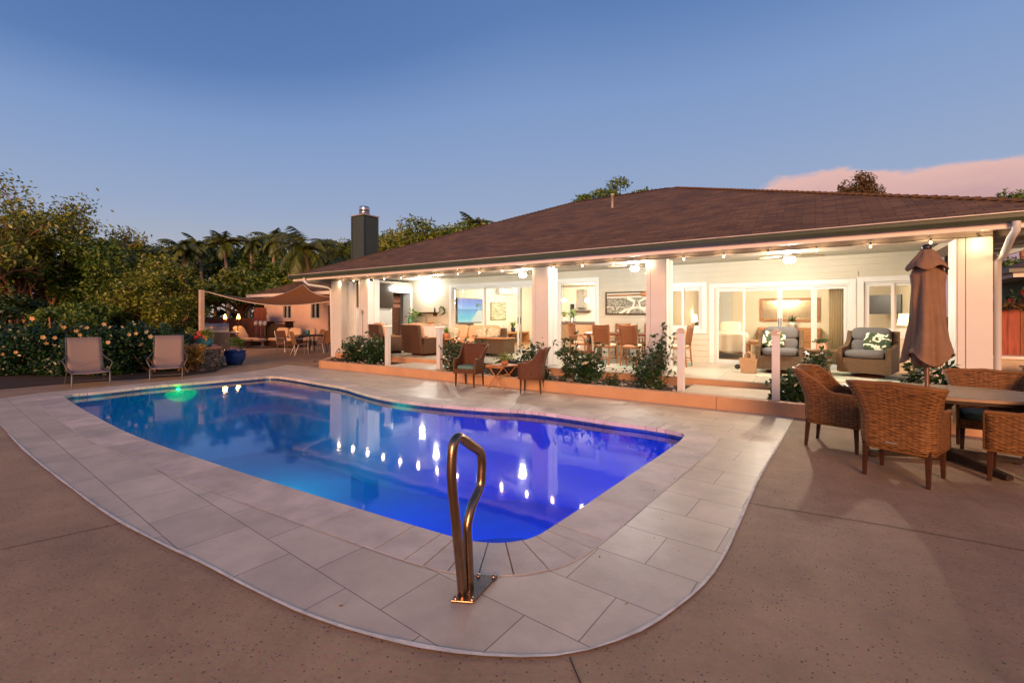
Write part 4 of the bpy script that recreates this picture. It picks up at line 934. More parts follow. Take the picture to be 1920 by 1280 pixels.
def leafprint():
    m, nt, b = nodes_of('leaf_print'); L = nt.links; tcn = N(nt, 'ShaderNodeTexCoord')
    mp = N(nt, 'ShaderNodeMapping'); mp.inputs['Scale'].default_value = (1, 1, 1); mp.inputs['Rotation'].default_value = (.3, .6, .5); L.new(tcn.outputs['Object'], mp.inputs[0])
    w = N(nt, 'ShaderNodeTexWave', Scale=1.3, Distortion=16); w.inputs['Detail'].default_value = 3; w.inputs['Detail Scale'].default_value = 3.5; L.new(mp.outputs[0], w.inputs['Vector'])
    r = N(nt, 'ShaderNodeValToRGB'); r.color_ramp.interpolation = 'CONSTANT'; r.color_ramp.elements[0].color = (.035, .06, .03, 1); e = r.color_ramp.elements[1]; e.position = .55; e.color = (.12, .20, .10, 1); e = r.color_ramp.elements.new(.72); e.color = (.72, .68, .55, 1)
    L.new(w.outputs[0], r.inputs[0]); L.new(r.outputs[0], b.inputs['Base Color']); b.inputs['Roughness'].default_value = .9; return m
LPRINT = leafprint()
def lounge_chair(lab, loc, rz, pillow_side):
    t = thing('lounge_chair', lab, 'armchair', loc, rz, 'wicker swivel lounge chairs on the lanai')
    MB().lathe([(0, 0), (.26, 0), (.26, .03), (.08, .05), (.06, .09), (0, .09)], 24).build('swivel_base', DARKWOOD, t)
    uvbox(MB(), -.38, .38, -.34, .36, .085, .36).build('base', WICKG, t, bevel=.015)
    for s_ in (-1, 1):      # arms sweep up to the back
        a = MB(); P = [(-.36, .10), (.38, .10), (.46, .84), (.40, .86), (.28, .66), (.10, .57), (-.36, .545)]
        x0, x1 = (.33 * s_, .41 * s_); 
        if x0 > x1: x0, x1 = x1, x0
        k = len(P); vs = [(x0, y, z) for y, z in P] + [(x1, y, z) for y, z in P]; uvs = [(y, z) for y, z in P] * 2
        a.add(vs, [tuple(range(k)), tuple(reversed(range(k, 2 * k)))], False, uvs)
        for i in range(k):
            j = (i + 1) % k; a.add([vs[j], vs[i], vs[k + i], vs[k + j]], [(0, 1, 2, 3)], False, [(vs[j][1], vs[j][2]), (vs[i][1], vs[i][2]), (vs[i][1] + .08, vs[i][2]), (vs[j][1] + .08, vs[j][2])])
        a.build('arm', WICKG, t, bevel=.01)
    bk = MB(); vs = [(-.34, .36, .1), (.34, .36, .1), (.34, .44, .86), (-.34, .44, .86), (-.34, .41, .1), (.34, .41, .1), (.34, .49, .86), (-.34, .49, .86)]
    bk.add(vs, [(0, 1, 2, 3), (5, 4, 7, 6), (3, 2, 6, 7)], False, [(0, .1), (.7, .1), (.7, .86), (0, .86), (0, .1), (.7, .1), (.7, .86), (0, .86)]); bk.build('back_panel', WICKG, t)
    MB().pillow((0, -.02, .43), (.65, .70, .16)).build('seat_cushion', CUSH_G, t)
    c = MB(); c.at(0, .27, .66, 0, R(-10)).pillow((0, 0, -.10), (.62, .17, .28)); c.pillow((0, 0, .14), (.62, .18, .26)); c.build('back_cushion', CUSH_G, t)
    o = MB().at(0, .13, .66, R(8 * pillow_side), R(-16), R(6)).pillow((pillow_side * .12, 0, 0), (.42, .13, .36)).build('throw_pillow', LPRINT, t, )
    o['label'] = 'throw pillow with a green and white leaf print'
    return t
lounge_chair('grey cushioned wicker lounge chair partly hidden behind the white post', (-.58, 10.82, Z + .01), face(.0, -1), -1)
lounge_chair('grey cushioned wicker lounge chair with leaf print pillow, turned left beside the umbrella', (.86, 11.06, Z + .01), face(-.28, -1), 1)
# side table with small plant
t = thing('side_table', 'small wicker side table with flared base between the two grey lounge chairs', 'side table', (.10, 10.85, Z + .01))
MB().box(-.27, .27, -.20, .20, .46, .49).build('tabletop', WICKG, t, bevel=.006)
sd = MB(); P = [(.19, 0), (.16, .12), (.165, .3), (.21, .459)]
for i in range(3):
    (a, z0), (c, z1) = P[i], P[i + 1]
    for q in range(4):
        ca, sa = [(1, 0), (0, 1), (-1, 0), (0, -1)][q]; cb_, sb2 = [(1, 1), (-1, 1), (-1, -1), (1, -1)][q], [(-1, 1), (-1, -1), (1, -1), (1, 1)][q]
        p = [(1, -1), (1, 1), (-1, 1), (-1, -1)]; u, v = p[q], p[(q + 1) % 4]
        sd.add([(u[0] * a, u[1] * a * .8, z0), (v[0] * a, v[1] * a * .8, z0), (v[0] * c, v[1] * c * .8, z1), (u[0] * c, u[1] * c * .8, z1)], [(0, 1, 2, 3)], False, [(0, z0), (.3, z0), (.3, z1), (0, z1)])
sd.build('base', WICKG, t)
# tote bag
t = thing('tote_bag', 'striped straw tote bag with rope handles standing left of the hidden lounge chair', 'bag', (-1.12, 10.45, Z + .01))
BAG = mat('straw', (.42, .27, .15), .8, .25, 30, .4, 120, stretch=(3, 3, .4))
MB().add([(-.13, -.07, 0), (.13, -.07, 0), (.13, .07, 0), (-.13, .07, 0), (-.16, -.08, .29), (.16, -.08, .29), (.16, .08, .29), (-.16, .08, .29)], [(0, 3, 2, 1), (0, 1, 5, 4), (1, 2, 6, 5), (2, 3, 7, 6), (3, 0, 4, 7)]).build('body', BAG, t, solid=.01)
for y in (-.08, .08): MB().tube([(-.09, y, .26), (-.06, y, .38), (0, y * .6, .43), (.06, y, .38), (.09, y, .26)], .008, 6).build('handle', BAG, t)
o = MB().ball((-1.32, 10.42, Z + .12), .055, 12).build('dark_ball', BLACK); tag(o, 'small dark round ball beside the straw tote bag', 'ball')

# brown high-back recliners, backs to the pool
def recliner(lab, loc, rz):
    t = thing('recliner', lab, 'recliner', loc, rz, 'brown wicker recliners with their backs to the pool')
    MB().box(-.28, .28, -.3, .22, .0, .05).build('swivel_base', DARKWOOD, t)
    uvbox(MB(), -.42, .42, -.42, .40, .07, .34).build('base', WICKB, t, bevel=.02)
    for s_ in (-1, 1):
        x0, x1 = sorted((.34 * s_, .43 * s_)); uvbox(MB(), x0, x1, -.42, .34, .10, .52).build('arm', WICKB, t, bevel=.02)
        MB().box(x0 - .005, x1 + .005, -.43, .30, .521, .54).build('arm_rest', WOOD, t, bevel=.004)
    bk = MB(); vs = [(-.43, .34, .08), (.43, .34, .08), (.40, .44, .90), (-.40, .44, .90), (-.43, .43, .08), (.43, .43, .08), (.40, .56, .90), (-.40, .56, .90)]
    bk.add(vs, [(3, 2, 1, 0), (4, 5, 6, 7), (1, 2, 6, 5), (0, 4, 7, 3), (2, 3, 7, 6)], False, [(0, .1), (.86, .1), (.83, .9), (0, .9), (.0, .1), (.9, .1), (.83, .9), (0, .9)]); bk.build('backrest', WICKB, t, bevel=.02)
    MB().pillow((0, -.04, .42), (.66, .72, .17)).build('seat_cushion', CUSH_S, t)
    MB().at(0, .30, .70, 0, R(-9)).pillow((0, 0, 0), (.66, .17, .50)).build('back_cushion', CUSH_S, t)
    return t
recliner('brown wicker recliner nearer the left columns, partly behind a post', (-11.15, 9.78, Z + .01), face(.25, .97))
recliner('brown wicker recliner between the two glowing posts', (-9.66, 9.82, Z + .01), face(.12, .99))

# sofa with tan cushions
t = thing('outdoor_sofa', 'wicker sofa with tan back cushions and patterned pillows in front of the television door', 'sofa', (-8.9, 11.2, Z + .01))
uvbox(MB(), -1.1, 1.0, -.42, .40, .05, .30).build('base', WICKG, t, bevel=.015)
uvbox(MB(), -1.1, 1.0, .32, .42, .30, .78).build('back_panel', WICKG, t, bevel=.015)
for x in (-1.1, .88): uvbox(MB(), x, x + .12, -.42, .32, .30, .54).build('arm', WICKG, t, bevel=.012)
for x in (-.65, -.02, .57): MB().pillow((x, -.06, .38), (.62, .66, .16)).build('seat_cushion', CUSH_S, t)
for x in (-.65, -.02, .57): MB().at(x, .22, .64, 0, R(-12)).pillow((0, 0, 0), (.60, .18, .46)).build('back_cushion', CUSH_S, t)
PAT = mat('pillow_pattern', (.62, .52, .36), .9, .1, 26, 0, col2=(.18, .15, .10), detail=1)
for x, rr in ((-.85, 10), (.30, -14), (.74, 12)): MB().at(x, .05, .60, 0, R(-20), R(rr)).pillow((0, 0, 0), (.40, .14, .38)).build('throw_pillow', PAT, t)
for x in (-1.0, .92): MB().cbox((x, -.34, .025), (.05, .05, .05)).build('foot', DARKWOOD, t)
t = thing('wicker_ottoman', 'long wicker ottoman table at the right of the sofa', 'coffee table', (-7.75, 10.75, Z + .01))
uvbox(MB(), -.52, .52, -.28, .28, .08, .50).build('body', WICKG, t, bevel=.012); MB().box(-.54, .54, -.30, .30, .501, .53).build('tabletop', WOOD, t, bevel=.005)
for sx_ in (-.45, .45):
    for sy_ in (-.22, .22): MB().taper((sx_, sy_, 0), .03, (sx_, sy_, .08), .045).build('foot', DARKWOOD, t)
# sink counter, shelf, faucet, bowl, hood of the outdoor kitchen
ct = thing('sink_counter', 'white sink counter against the shiplap wall behind the recliners', 'counter', (-11.75, 11.95, Z))
MB().box(-.78, .80, -.27, .32, .0, .84).build('cabinet', WHITE, ct)
MB().box(-.80, .82, -.31, .33, .842, .885).build('countertop', mat('stone_top', (.55, .42, .30), .3, .2, 9, .05), ct, bevel=.005)
for x in (-.4, .38): MB().box(x - .36, x + .36, -.285, -.272, .06, .80).build('door', WHITE, ct, bevel=.003)
MB().lathe([(0, 0), (.02, 0), (.025, .03), (0, .035)], 12, (-.08, -.30, .72)).build('knob', BLACK, ct)
MB().tube([(-.05, .15, .885), (-.05, .15, 1.10), (-.07, .12, 1.17), (-.12, .05, 1.18), (-.14, .0, 1.12)], .012, 8).build('faucet', BLACK, ct)
t = thing('wooden_bowl', 'wide wooden bowl on the sink counter beside the black faucet', 'bowl', (-11.35, 11.85, Z + .885)); MB().lathe([(0, 0), (.06, .0), (.17, .07), (.16, .072), (.05, .015), (0, .014)], 20).build('bowl', WOOD, t)
t = thing('glass_vase', 'green glass vase on the left end of the sink counter', 'vase', (-12.32, 11.85, Z + .885)); MB().lathe([(0, 0), (.10, 0), (.12, .10), (.09, .22), (.05, .26), (.06, .30)], 20).build('vase', mat('green_glass', (.08, .28, .17), .15, .1), t)
vsx = bpy.data.objects['glass_vase']
t = thing('wall_shelf', 'dark thin shelf on the shiplap wall above the sink', 'shelf', (-11.75, 12.2, 1.60)); MB().box(-.62, .42, -.14, .088, 0, .03).build('board', DARKWOOD, t)
for x in (-.5, .3): MB().box(x, x + .02, -.10, .088, -.1, 0).build('bracket', DARKWOOD, t)
t = thing('shelf_bottle', 'small dark bottle standing on the wall shelf', 'bottle', (-11.45, 12.18, 1.63)); MB().lathe([(0, 0), (.03, 0), (.03, .12), (.012, .15), (.012, .19), (0, .19)], 12).build('bottle', BLACK, t)
t = thing('shelf_wreath', 'round green wreath ornament hung beside the wall shelf', 'wreath', (-11.17, 12.26, 1.68))
wr = MB(); random.seed(4)
for k in range(60):
    q = random.uniform(0, 2 * math.pi); rr = random.uniform(.09, .15); c = Vector((rr * math.cos(q), 0, rr * math.sin(q) * 1.1)); d = Vector((random.uniform(-1, 1), random.uniform(-.5, .2), random.uniform(-1, 1))).normalized() * .05; e = d.orthogonal().normalized() * .018
    wr.add([c - d, c + e, c + d, c - e], [(0, 1, 2, 3)])
wr.build('leaves', LEAFD, t)
# wall television (off) on the left wall, louvered screens beyond the side opening
t = thing('wall_screen', 'large dark switched-off television on the left lanai wall', 'television', (-12.69, 10.52, 1.78))
MB().box(0.03, .08, -.76, .76, 0, .88).build('panel', BLACK, t, bevel=.006); MB().box(-.012, .03, -.2, .2, .3, .6).build('bracket', DMETAL, t)
o = MB().box(.081, .083, -.745, .745, .015, .865).build('screen', mat('dark_screen', (.035, .022, .016), .15, .1, 3, 0), t)
ls = thing('louver_screen', 'pair of brown louvered wooden screens seen through the left side opening', 'screen', (-13.55, 12.9, 0))
for q, (cx, cy, a) in enumerate(((-13.85, 12.35, R(38)), (-13.25, 12.95, R(50)))):
    lf = MB().at(cx + 13.55, cy - 12.9, 0, a); frame_rect(lf, -.40, .40, -.02, .02, .15, 2.02, .06); fo = lf.build('leaf', WOOD, ls)
    lv = MB().at(cx + 13.55, cy - 12.9, 0, a)
    for k in range(21): z0 = .26 + k * .075; lv.add([(-.34, -.018, z0), (.34, -.018, z0), (.34, .012, z0 + .06), (-.34, .012, z0 + .06)], [(0, 1, 2, 3)])
    lv.build('louvers', WOOD, fo, solid=.008)
t = thing('console_cabinet', 'low dark framed cabinet against the left lanai wall below the television', 'cabinet', (-12.45, 10.35, Z)); MB().box(-.24, .2, -.4, .4, .08, .74).build('body', DARKWOOD, t, bevel=.006); MB().box(-.25, .22, -.42, .42, .741, .77).build('top', WOOD, t); MB().box(.201, .212, -.38, -.01, .12, .72).build('door', WHITE, t); MB().box(.201, .212, .01, .38, .12, .72).build('door', WHITE, t)

# dining set on the lanai
RW = mat('rattan_weave', (.17, .065, .022), .6, .25, 60, .5, 200); SEATW = mat('seat_ivory', (.62, .50, .36), .9, .06)
def rattan_chair(lab, loc, rz, g='rattan dining chairs', grp=True):
    t = thing('rattan_chair', lab, 'dining chair', loc, rz, g)
    for sx_ in (-1, 1):
        MB().tube([(sx_ * .20, -.22, 0), (sx_ * .20, -.21, .46), (sx_ * .205, -.19, .60)], .017, 8).build('leg', RATTAN, t)
        MB().tube([(sx_ * .19, .24, 0), (sx_ * .19, .20, .45), (sx_ * .21, .27, .92)], [.018, .018, .015], 8).build('leg', RATTAN, t)
        MB().tube([(sx_ * .205, -.19, .60), (sx_ * .235, -.05, .655), (sx_ * .215, .21, .63)], .014, 8).build('armrest', RATTAN, t)
    MB().tube([(-.20, -.21, .14), (.20, -.21, .14)], .010, 6).tube([(-.19, .22, .14), (.19, .22, .14)], .010, 6).tube([(-.195, -.2, .18), (-.19, .22, .18)], .010, 6).tube([(.195, -.2, .18), (.19, .22, .18)], .010, 6).build('stretcher', RATTAN, t)
    MB().box(-.21, .21, -.23, .21, .40, .44).build('seat_frame', RATTAN, t, bevel=.01)
    MB().pillow((0, -.01, .465), (.42, .43, .075)).build('seat_cushion', SEATW, t)
    vs = []
    for i in range(7):
        z = .47 + .45 * i / 6
        for k in range(9): u = k / 8 * 2 - 1; vs.append((u * (.185 + .025 * i / 6), .21 + .07 * (i / 6) - .03 * (1 - u * u), z + (.02 * (u * u) if i == 6 else 0)))
    MB().add(vs, [(i * 9 + k, i * 9 + k + 1, (i + 1) * 9 + k + 1, (i + 1) * 9 + k) for i in range(6) for k in range(8)], True).build('backrest', RW, t, solid=.014)
    MB().tube([Vector(vs[54 + k]) + Vector((0, 0, .008)) for k in range(9)], .014, 8).build('top_rail', RATTAN, t)
    return t
rattan_chair('rattan dining chair with its back to the pool, left of the pair', (-4.20, 10.42, Z + .01), face(0.04, 1))
rattan_chair('rattan chair with its back to the pool, nearer the second column', (-3.57, 10.46, Z + .01), face(-.03, 1))
rattan_chair('rattan dining chair at the right head of the table behind the white post', (-2.62, 10.95, Z + .01), face(-1, .1))
rattan_chair('rattan dining chair at the left head of the table', (-5.15, 11.05, Z + .01), face(1, .0))
rattan_chair('rattan dining chair on the far side of the table, left', (-4.3, 11.62, Z + .01), face(0, -1))
rattan_chair('rattan dining chair on the far side of the table, right', (-3.5, 11.62, Z + .01), face(0, -1))
t = thing('dining_table', 'dark wooden dining table on the lanai surrounded by rattan chairs', 'dining table', (-3.9, 11.0, Z + .01))
TT = mat('dark_table_wood', (.14, .045, .02), .35, .25, 5, .1, 30, stretch=(1, 6, 1)); MB().box(-.95, .95, -.42, .42, .68, .73).build('tabletop', TT, t, bevel=.01)
for sx_ in (-.85, .85):
    for sy_ in (-.34, .34): MB().box(sx_ - .035, sx_ + .035, sy_ - .035, sy_ + .035, 0, .68).build('leg', TT, t)
t = thing('turtle_centrepiece', 'small white dish with a silver fish ornament on the dining table', 'ornament', (-3.95, 10.95, Z + .74)); MB().lathe([(0, 0), (.1, 0), (.16, .07), (.155, .075), (.09, .012), (0, .012)], 20).build('dish', WHITE, t); MB().ball((0, 0, .11), .09, 12, (1.4, .5, .6)).build('fish', SILVER, t)

# painting with paddle on the lanai wall
pa = YP(1136, 547, 12.27); x0, x1, z0, z1 = pa.x, -3.35, 1.535, 2.165
t = thing('wall_painting', 'wide framed black and white island painting on the shiplap wall above the dining table', 'painting', (x0, 12.27, z0)); W2 = x1 - x0
fr_ = MB(); frame_rect(fr_, 0, W2, -.03, .018, 0, z1 - z0, .028); fr_.build('frame', DARKWOOD, t)
m, nt, b = nodes_of('painting_canvas'); L = nt.links; tcn = N(nt, 'ShaderNodeTexCoord'); sp = N(nt, 'ShaderNodeSeparateXYZ'); L.new(tcn.outputs['Object'], sp.inputs[0])
n_ = N(nt, 'ShaderNodeTexNoise', Scale=26, Detail=4, Roughness=.8); L.new(tcn.outputs['Object'], n_.inputs['Vector']); rr = N(nt, 'ShaderNodeValToRGB'); rr.color_ramp.elements[0].position = .42; rr.color_ramp.elements[0].color = (.05, .045, .035, 1); rr.color_ramp.elements[1].position = .60; rr.color_ramp.elements[1].color = (.40, .37, .28, 1); L.new(n_.outputs[0], rr.inputs[0])
gtn = N(nt, 'ShaderNodeMath', _operation='GREATER_THAN'); L.new(sp.outputs[2], gtn.inputs[0]); gtn.inputs[1].default_value = .46
mx = N(nt, 'ShaderNodeMix', _data_type='RGBA'); L.new(gtn.outputs[0], mx.inputs['Factor']); L.new(rr.outputs[0], mx.inputs['A']); mx.inputs['B'].default_value = (.50, .46, .36, 1); L.new(mx.outputs['Result'], b.inputs['Base Color'])
MB().box(.028, W2 - .028, -.012, .01, .028, z1 - z0 - .028).build('canvas', m, t)
tk = MB(); 
for P in ([(.62, .03), (.80, .22), (.83, .36), (.62, .46)], [(1.20, .03), (.98, .22), (.96, .36), (1.16, .46)], [(.40, .03), (.62, .14), (.90, .20), (1.2, .14), (1.4, .03)]): tk.tube([(x, -.016, z) for x, z in P], [.035, .04, .04, .05, .035][:len(P)], 6)
for cx in (.12, .45, 1.2): tk.tube([(cx + .12 * math.cos(q), -.014, .14 + .07 * math.sin(q)) for q in [math.pi * k / 8 for k in range(9)]], .014, 5)
tk.v = [(x, -.016 + (y + .016) * .12, z) for x, y, z in tk.v]; tk.build('tree_motif', mat('paint_white', (.62, .58, .46), .8), t)
pdl = MB().tube([(.06, -.05, .535), (1.02, -.05, .55)], .018, 8); pdl.ball((1.16, -.05, .553), .16, 14, (1, .12, .42)); pdl.build('paddle', WOOD, t)

# ---------------------------------------------------------------- rooms
# television playing a beach picture
t = thing('television', 'lit television showing a tropical beach, on the living room wall', 'television', (-10.88, 13.5, 1.24)); TW, TH_ = 1.52, .92
MB().box(-.015, .03, -TW / 2, TW / 2, 0, TH_).build('body', BLACK, t)
m, nt, b = nodes_of('beach_screen'); L = nt.links; tcn = N(nt, 'ShaderNodeTexCoord'); sp = N(nt, 'ShaderNodeSeparateXYZ'); L.new(tcn.outputs['Object'], sp.inputs[0])
zz = N(nt, 'ShaderNodeMath', _operation='DIVIDE'); L.new(sp.outputs[2], zz.inputs[0]); zz.inputs[1].default_value = TH_
rr = N(nt, 'ShaderNodeValToRGB'); c_ = rr.color_ramp
for p, cc in ((.22, (.10, .60, .72)), (.50, (.0, .30, .62)), (.55, (.01, .18, .48)), (.56, (.22, .50, .85)), (.75, (.05, .24, .75))):
    e = c_.elements.new(p); e.color = (*cc, 1)
c_.elements[0].color = (.45, .78, .72, 1); c_.elements[-1].color = (.01, .09, .52, 1); L.new(zz.outputs[0], rr.inputs[0])
no = N(nt, 'ShaderNodeTexNoise', Scale=2.4, Detail=5); L.new(tcn.outputs['Object'], no.inputs['Vector']); md = N(nt, 'ShaderNodeMapRange'); md.inputs[1].default_value = .58; md.inputs[2].default_value = .7; L.new(no.outputs[0], md.inputs[0])
mx = N(nt, 'ShaderNodeMix', _data_type='RGBA'); mx.inputs['B'].default_value = (.75, .88, .95, 1); fz = N(nt, 'ShaderNodeMath', _operation='MULTIPLY'); L.new(md.outputs[0], fz.inputs[0]); fz.inputs[1].default_value = .35; L.new(fz.outputs[0], mx.inputs['Factor']); L.new(rr.outputs[0], mx.inputs['A'])
# sand on the far right
yy = N(nt, 'ShaderNodeMath', _operation='MULTIPLY_ADD'); L.new(sp.outputs[1], yy.inputs[0]); yy.inputs[1].default_value = 1.0; yy.inputs[2].default_value = -.42
ad2 = N(nt, 'ShaderNodeMath', _operation='SUBTRACT'); ad2.inputs[0].default_value = .50; L.new(zz.outputs[0], ad2.inputs[1]); pr_ = N(nt, 'ShaderNodeMath', _operation='MULTIPLY_ADD'); L.new(ad2.outputs[0], pr_.inputs[0]); pr_.inputs[1].default_value = .9; L.new(yy.outputs[0], pr_.inputs[2])
gt1 = N(nt, 'ShaderNodeMath', _operation='GREATER_THAN'); L.new(pr_.outputs[0], gt1.inputs[0]); gt1.inputs[1].default_value = 0; lt1 = N(nt, 'ShaderNodeMath', _operation='LESS_THAN'); L.new(zz.outputs[0], lt1.inputs[0]); lt1.inputs[1].default_value = .52
an = N(nt, 'ShaderNodeMath', _operation='MULTIPLY'); L.new(gt1.outputs[0], an.inputs[0]); L.new(lt1.outputs[0], an.inputs[1])
mx2 = N(nt, 'ShaderNodeMix', _data_type='RGBA'); L.new(an.outputs[0], mx2.inputs['Factor']); L.new(mx.outputs['Result'], mx2.inputs['A']); mx2.inputs['B'].default_value = (.72, .70, .58, 1)
b.inputs['Base Color'].default_value = (0, 0, 0, 1); L.new(mx2.outputs['Result'], b.inputs['Emission Color']); b.inputs['Emission Strength'].default_value = 1.05
so_ = MB().box(.031, .033, -TW / 2 + .02, TW / 2 - .02, .02, TH_ - .02).build('screen', m, t)
sp_ = MB(); random.seed(8)
for k in range(26):
    a = random.uniform(0, 6.3); c = Vector((.0345, .40 + random.uniform(-.03, .03) if k < 13 else .62 + random.uniform(-.12, .12), .66 + random.uniform(-.02, .02) if k < 13 else .62 + random.uniform(-.12, .14))); d = Vector((0, math.cos(a), math.sin(a))) * (.10 if k < 13 else .09); e = Vector((0, -math.sin(a), math.cos(a))) * .016
    sp_.add([c, c + d * .5 + e, c + d, c + d * .5 - e], [(0, 1, 2, 3)])
sp_.tube([(.034, .40, .46), (.034, .39, .58), (.034, .40, .66)], .006, 4); sp_.build('palm_picture', emit('screen_green', (.03, .09, .02), .9, False), so_)
t = thing('soundbar', 'black soundbar mounted under the lit television', 'soundbar', (-10.88, 13.2, 1.15)); MB().box(-.015, .07, -.35, .45, 0, .06).build('bar', BLACK, t, bevel=.005)
t = thing('beach_picture', 'square canvas picture of grassy dunes on the living room wall', 'picture', (-10.885, 15.38, 1.32)); MB().box(-.014, .02, -.54, .54, 0, .73).build('frame', mat('olive_frame', (.16, .14, .05), .6), t)
m = mat('dune_canvas', (.68, .60, .42), .8, .1, 3.2, 0, col2=(.10, .13, .04), detail=8, stretch=(1, 1, 4.5)); MB().box(.021, .024, -.52, .52, .02, .71).build('canvas', m, t)
t = thing('air_conditioner', 'white wall air conditioner above the dune picture', 'air conditioner', (-10.89, 15.75, 2.38)); MB().box(-.008, .2, -.55, .55, 0, .28).build('casing', WHITE, t, bevel=.03); MB().box(.12, .202, -.5, .5, .02, .04).build('vent', SILVER, t)
t = thing('media_console', 'orange wooden media console with open shelves in the living room', 'console', (-10.55, 15.95, Z + .005)); MB().box(-.3, .3, -.85, .85, .44, .50).box(-.3, .3, -.85, -.79, .0, .44).box(-.3, .3, .79, .85, 0, .44).box(-.3, .3, -.79, .79, 0, .04).box(-.3, .0, -.06, .06, .04, .44).build('cabinet', WOOD, t, bevel=.006); MB().box(-.28, .1, .2, .55, .05, .2).build('box', SILVER, t)
t = thing('cream_armchair', 'cream upholstered armchair beside the wooden console', 'armchair', (-9.35, 17.0, Z + .005), face(-.4, -1)); MB().pillow((0, 0, .3), (.75, .75, .35)).build('seat', LINEN, t); MB().at(0, .3, .68, 0, R(-12)).pillow((0, 0, 0), (.62, .2, .6)).build('backrest', LINEN, t)
for s_ in (-.36, .36): MB().pillow((s_, 0, .48), (.14, .7, .26)).build('arm', LINEN, t); MB().box(s_ - .02, s_ + .02, -.3, .3, .0, .14).build('leg', WOOD, t)
t = thing('cream_sofa', 'cream sofa with its back to the kitchen doorway', 'sofa', (-6.35, 13.6, Z + .005)); MB().box(-.95, .95, -.45, .45, .06, .42).build('base', LINEN, t, bevel=.04); MB().at(0, -.36, 0).pillow((0, 0, .62), (1.9, .24, .55)).build('backrest', CUSH_C, t)
for s_ in (-.88, .88): MB().pillow((s_, .05, .5), (.2, .8, .35)).build('arm', LINEN, t)
# kitchen
t = thing('range_hood', 'steel chimney range hood in the lit kitchen', 'range hood', (-8.8, 18.95, 1.72)); MB().box(-.17, .17, -.05, .245, .12, .95).build('duct', STEEL, t); MB().prism([(-.42, -.28), (.42, -.28), (.42, .24), (-.42, .24)], 0, .05).build('canopy', STEEL, t, bevel=.01); MB().add([(-.40, -.26, .05), (.40, -.26, .05), (.40, .24, .05), (-.40, .24, .05), (-.17, -.05, .16), (.17, -.05, .16), (.17, .24, .16), (-.17, .24, .16)], [(0, 1, 5, 4), (1, 2, 6, 5), (2, 3, 7, 6), (3, 0, 4, 7)]).build('slope', STEEL, t)
for x in (-9.35, -8.12):
    o = thing('kitchen_window', 'narrow dark kitchen window %s of the range hood' % ('left' if x < -9 else 'right'), 'window', (x, 19.17, 1.25), 0, 'narrow kitchen windows'); f = MB(); frame_rect(f, -.16, .16, -.03, .028, -.05, .85, .05); f.build('frame', WHITE, o); MB().box(-.11, .11, -.005, .02, 0, .80).build('pane', BLACK, o)
t = thing('kitchen_counter', 'long white kitchen counter under the range hood', 'counter', (-8.3, 18.85, Z)); MB().box(-2, 2, -.3, .33, 0, .86).build('cabinet', WHITE, t); MB().box(-2.02, 2.02, -.33, .34, .861, .90).build('countertop', DARKWOOD, t)
t = thing('kitchen_island', 'kitchen island with dark top beyond the cream sofa', 'island', (-7.6, 16.3, Z)); MB().box(-.9, .9, -.35, .35, 0, .84).build('cabinet', WHITE, t); MB().box(-.95, .95, -.4, .4, .841, .88).build('countertop', DARKWOOD, t)
PEN = emit('pendant_glow', (1.0, .88, .62), 26, False)
for i, (px_, py_) in enumerate(((1057, 563), (1101, 563))):
    p = YP(px_, py_, 16.3); t = thing('pendant_lamp', 'glowing globe pendant over the kitchen island, %s' % ('left one' if i == 0 else 'right one beside the range hood'), 'pendant lamp', (p.x, p.y, p.z), 0, 'pendant lamps over the kitchen island')
    MB().ball((0, 0, 0), .085, 16).build('globe', PEN, t); MB().tube([(0, 0, .08), (0, 0, 2.829 - p.z)], .006, 6).build('cord', BLACK, t)
for i, x in enumerate((-7.9, -7.2)): pass
def flowers(lab, loc, r=.14, m=None, potm=None, ph=.22):
    t = thing('flower_vase', lab, 'vase', loc); MB().lathe([(0, 0), (.05, 0), (.06, ph * .6), (.035, ph)], 14).build('vase', potm or WHITE, t); rng = np.random.RandomState(int(abs(loc[0]) * 100))
    mb = MB()
    for k in range(90):
        d = Vector(rng.normal(size=3)).normalized(); c = Vector((0, 0, ph + r * .9)) + d * r * rng.uniform(.4, 1); e = Vector(rng.normal(size=3)).normalized() * .035; f = e.cross(d).normalized() * .02; mb.add([c - e, c + f, c + e, c - f], [(0, 1, 2, 3)])
    mb.build('foliage', m or LEAF, t)
flowers('vase of pale green foliage on the kitchen island, left one', (-8.25, 16.2, Z + .885), .16); flowers('vase of bright green foliage on the kitchen island, right one', (-7.85, 16.1, Z + .885), .19)
# bedroom
t = thing('bed', 'bed with white cover seen through the glass door of the bedroom', 'bed', (-2.45, 14.7, Z + .005)); MB().box(-.8, .8, -.75, .9, .12, .4).build('frame', WOOD, t); MB().pillow((0, .05, .50), (1.7, 1.9, .42)).build('mattress', LINEN, t)
dr_ = MB(); vs = []
for i in range(15):
    for j in range(9):
        u, v = i / 14, j / 8; x = -.8 + 1.72 * u; vs.append((x, -.93 + .03 * math.sin(x * 14), .66 - .50 * v + .03 * math.sin(x * 9) * v))
dr_.add(vs, [(i * 9 + j, i * 9 + j + 1, (i + 1) * 9 + j + 1, (i + 1) * 9 + j) for i in range(14) for j in range(8)], True).build('bedspread', LINEN, t, solid=.02)
for x in (-.45, .3): MB().at(x, .75, .78, 0, R(-25)).pillow((0, 0, 0), (.62, .2, .42)).build('pillow', CUSH_G if x < 0 else LINEN, t)
t = thing('bed_bench', 'wooden bench with folded throws at the foot of the bed', 'bench', (-1.15, 13.3, Z + .005)); MB().box(-.3, .3, -.2, .2, .42, .46).box(-.28, -.24, -.18, .18, 0, .42).box(.24, .28, -.18, .18, 0, .42).build('frame', WOOD, t); MB().pillow((0, 0, .50), (.5, .36, .08)).build('throw', CUSH_S, t)
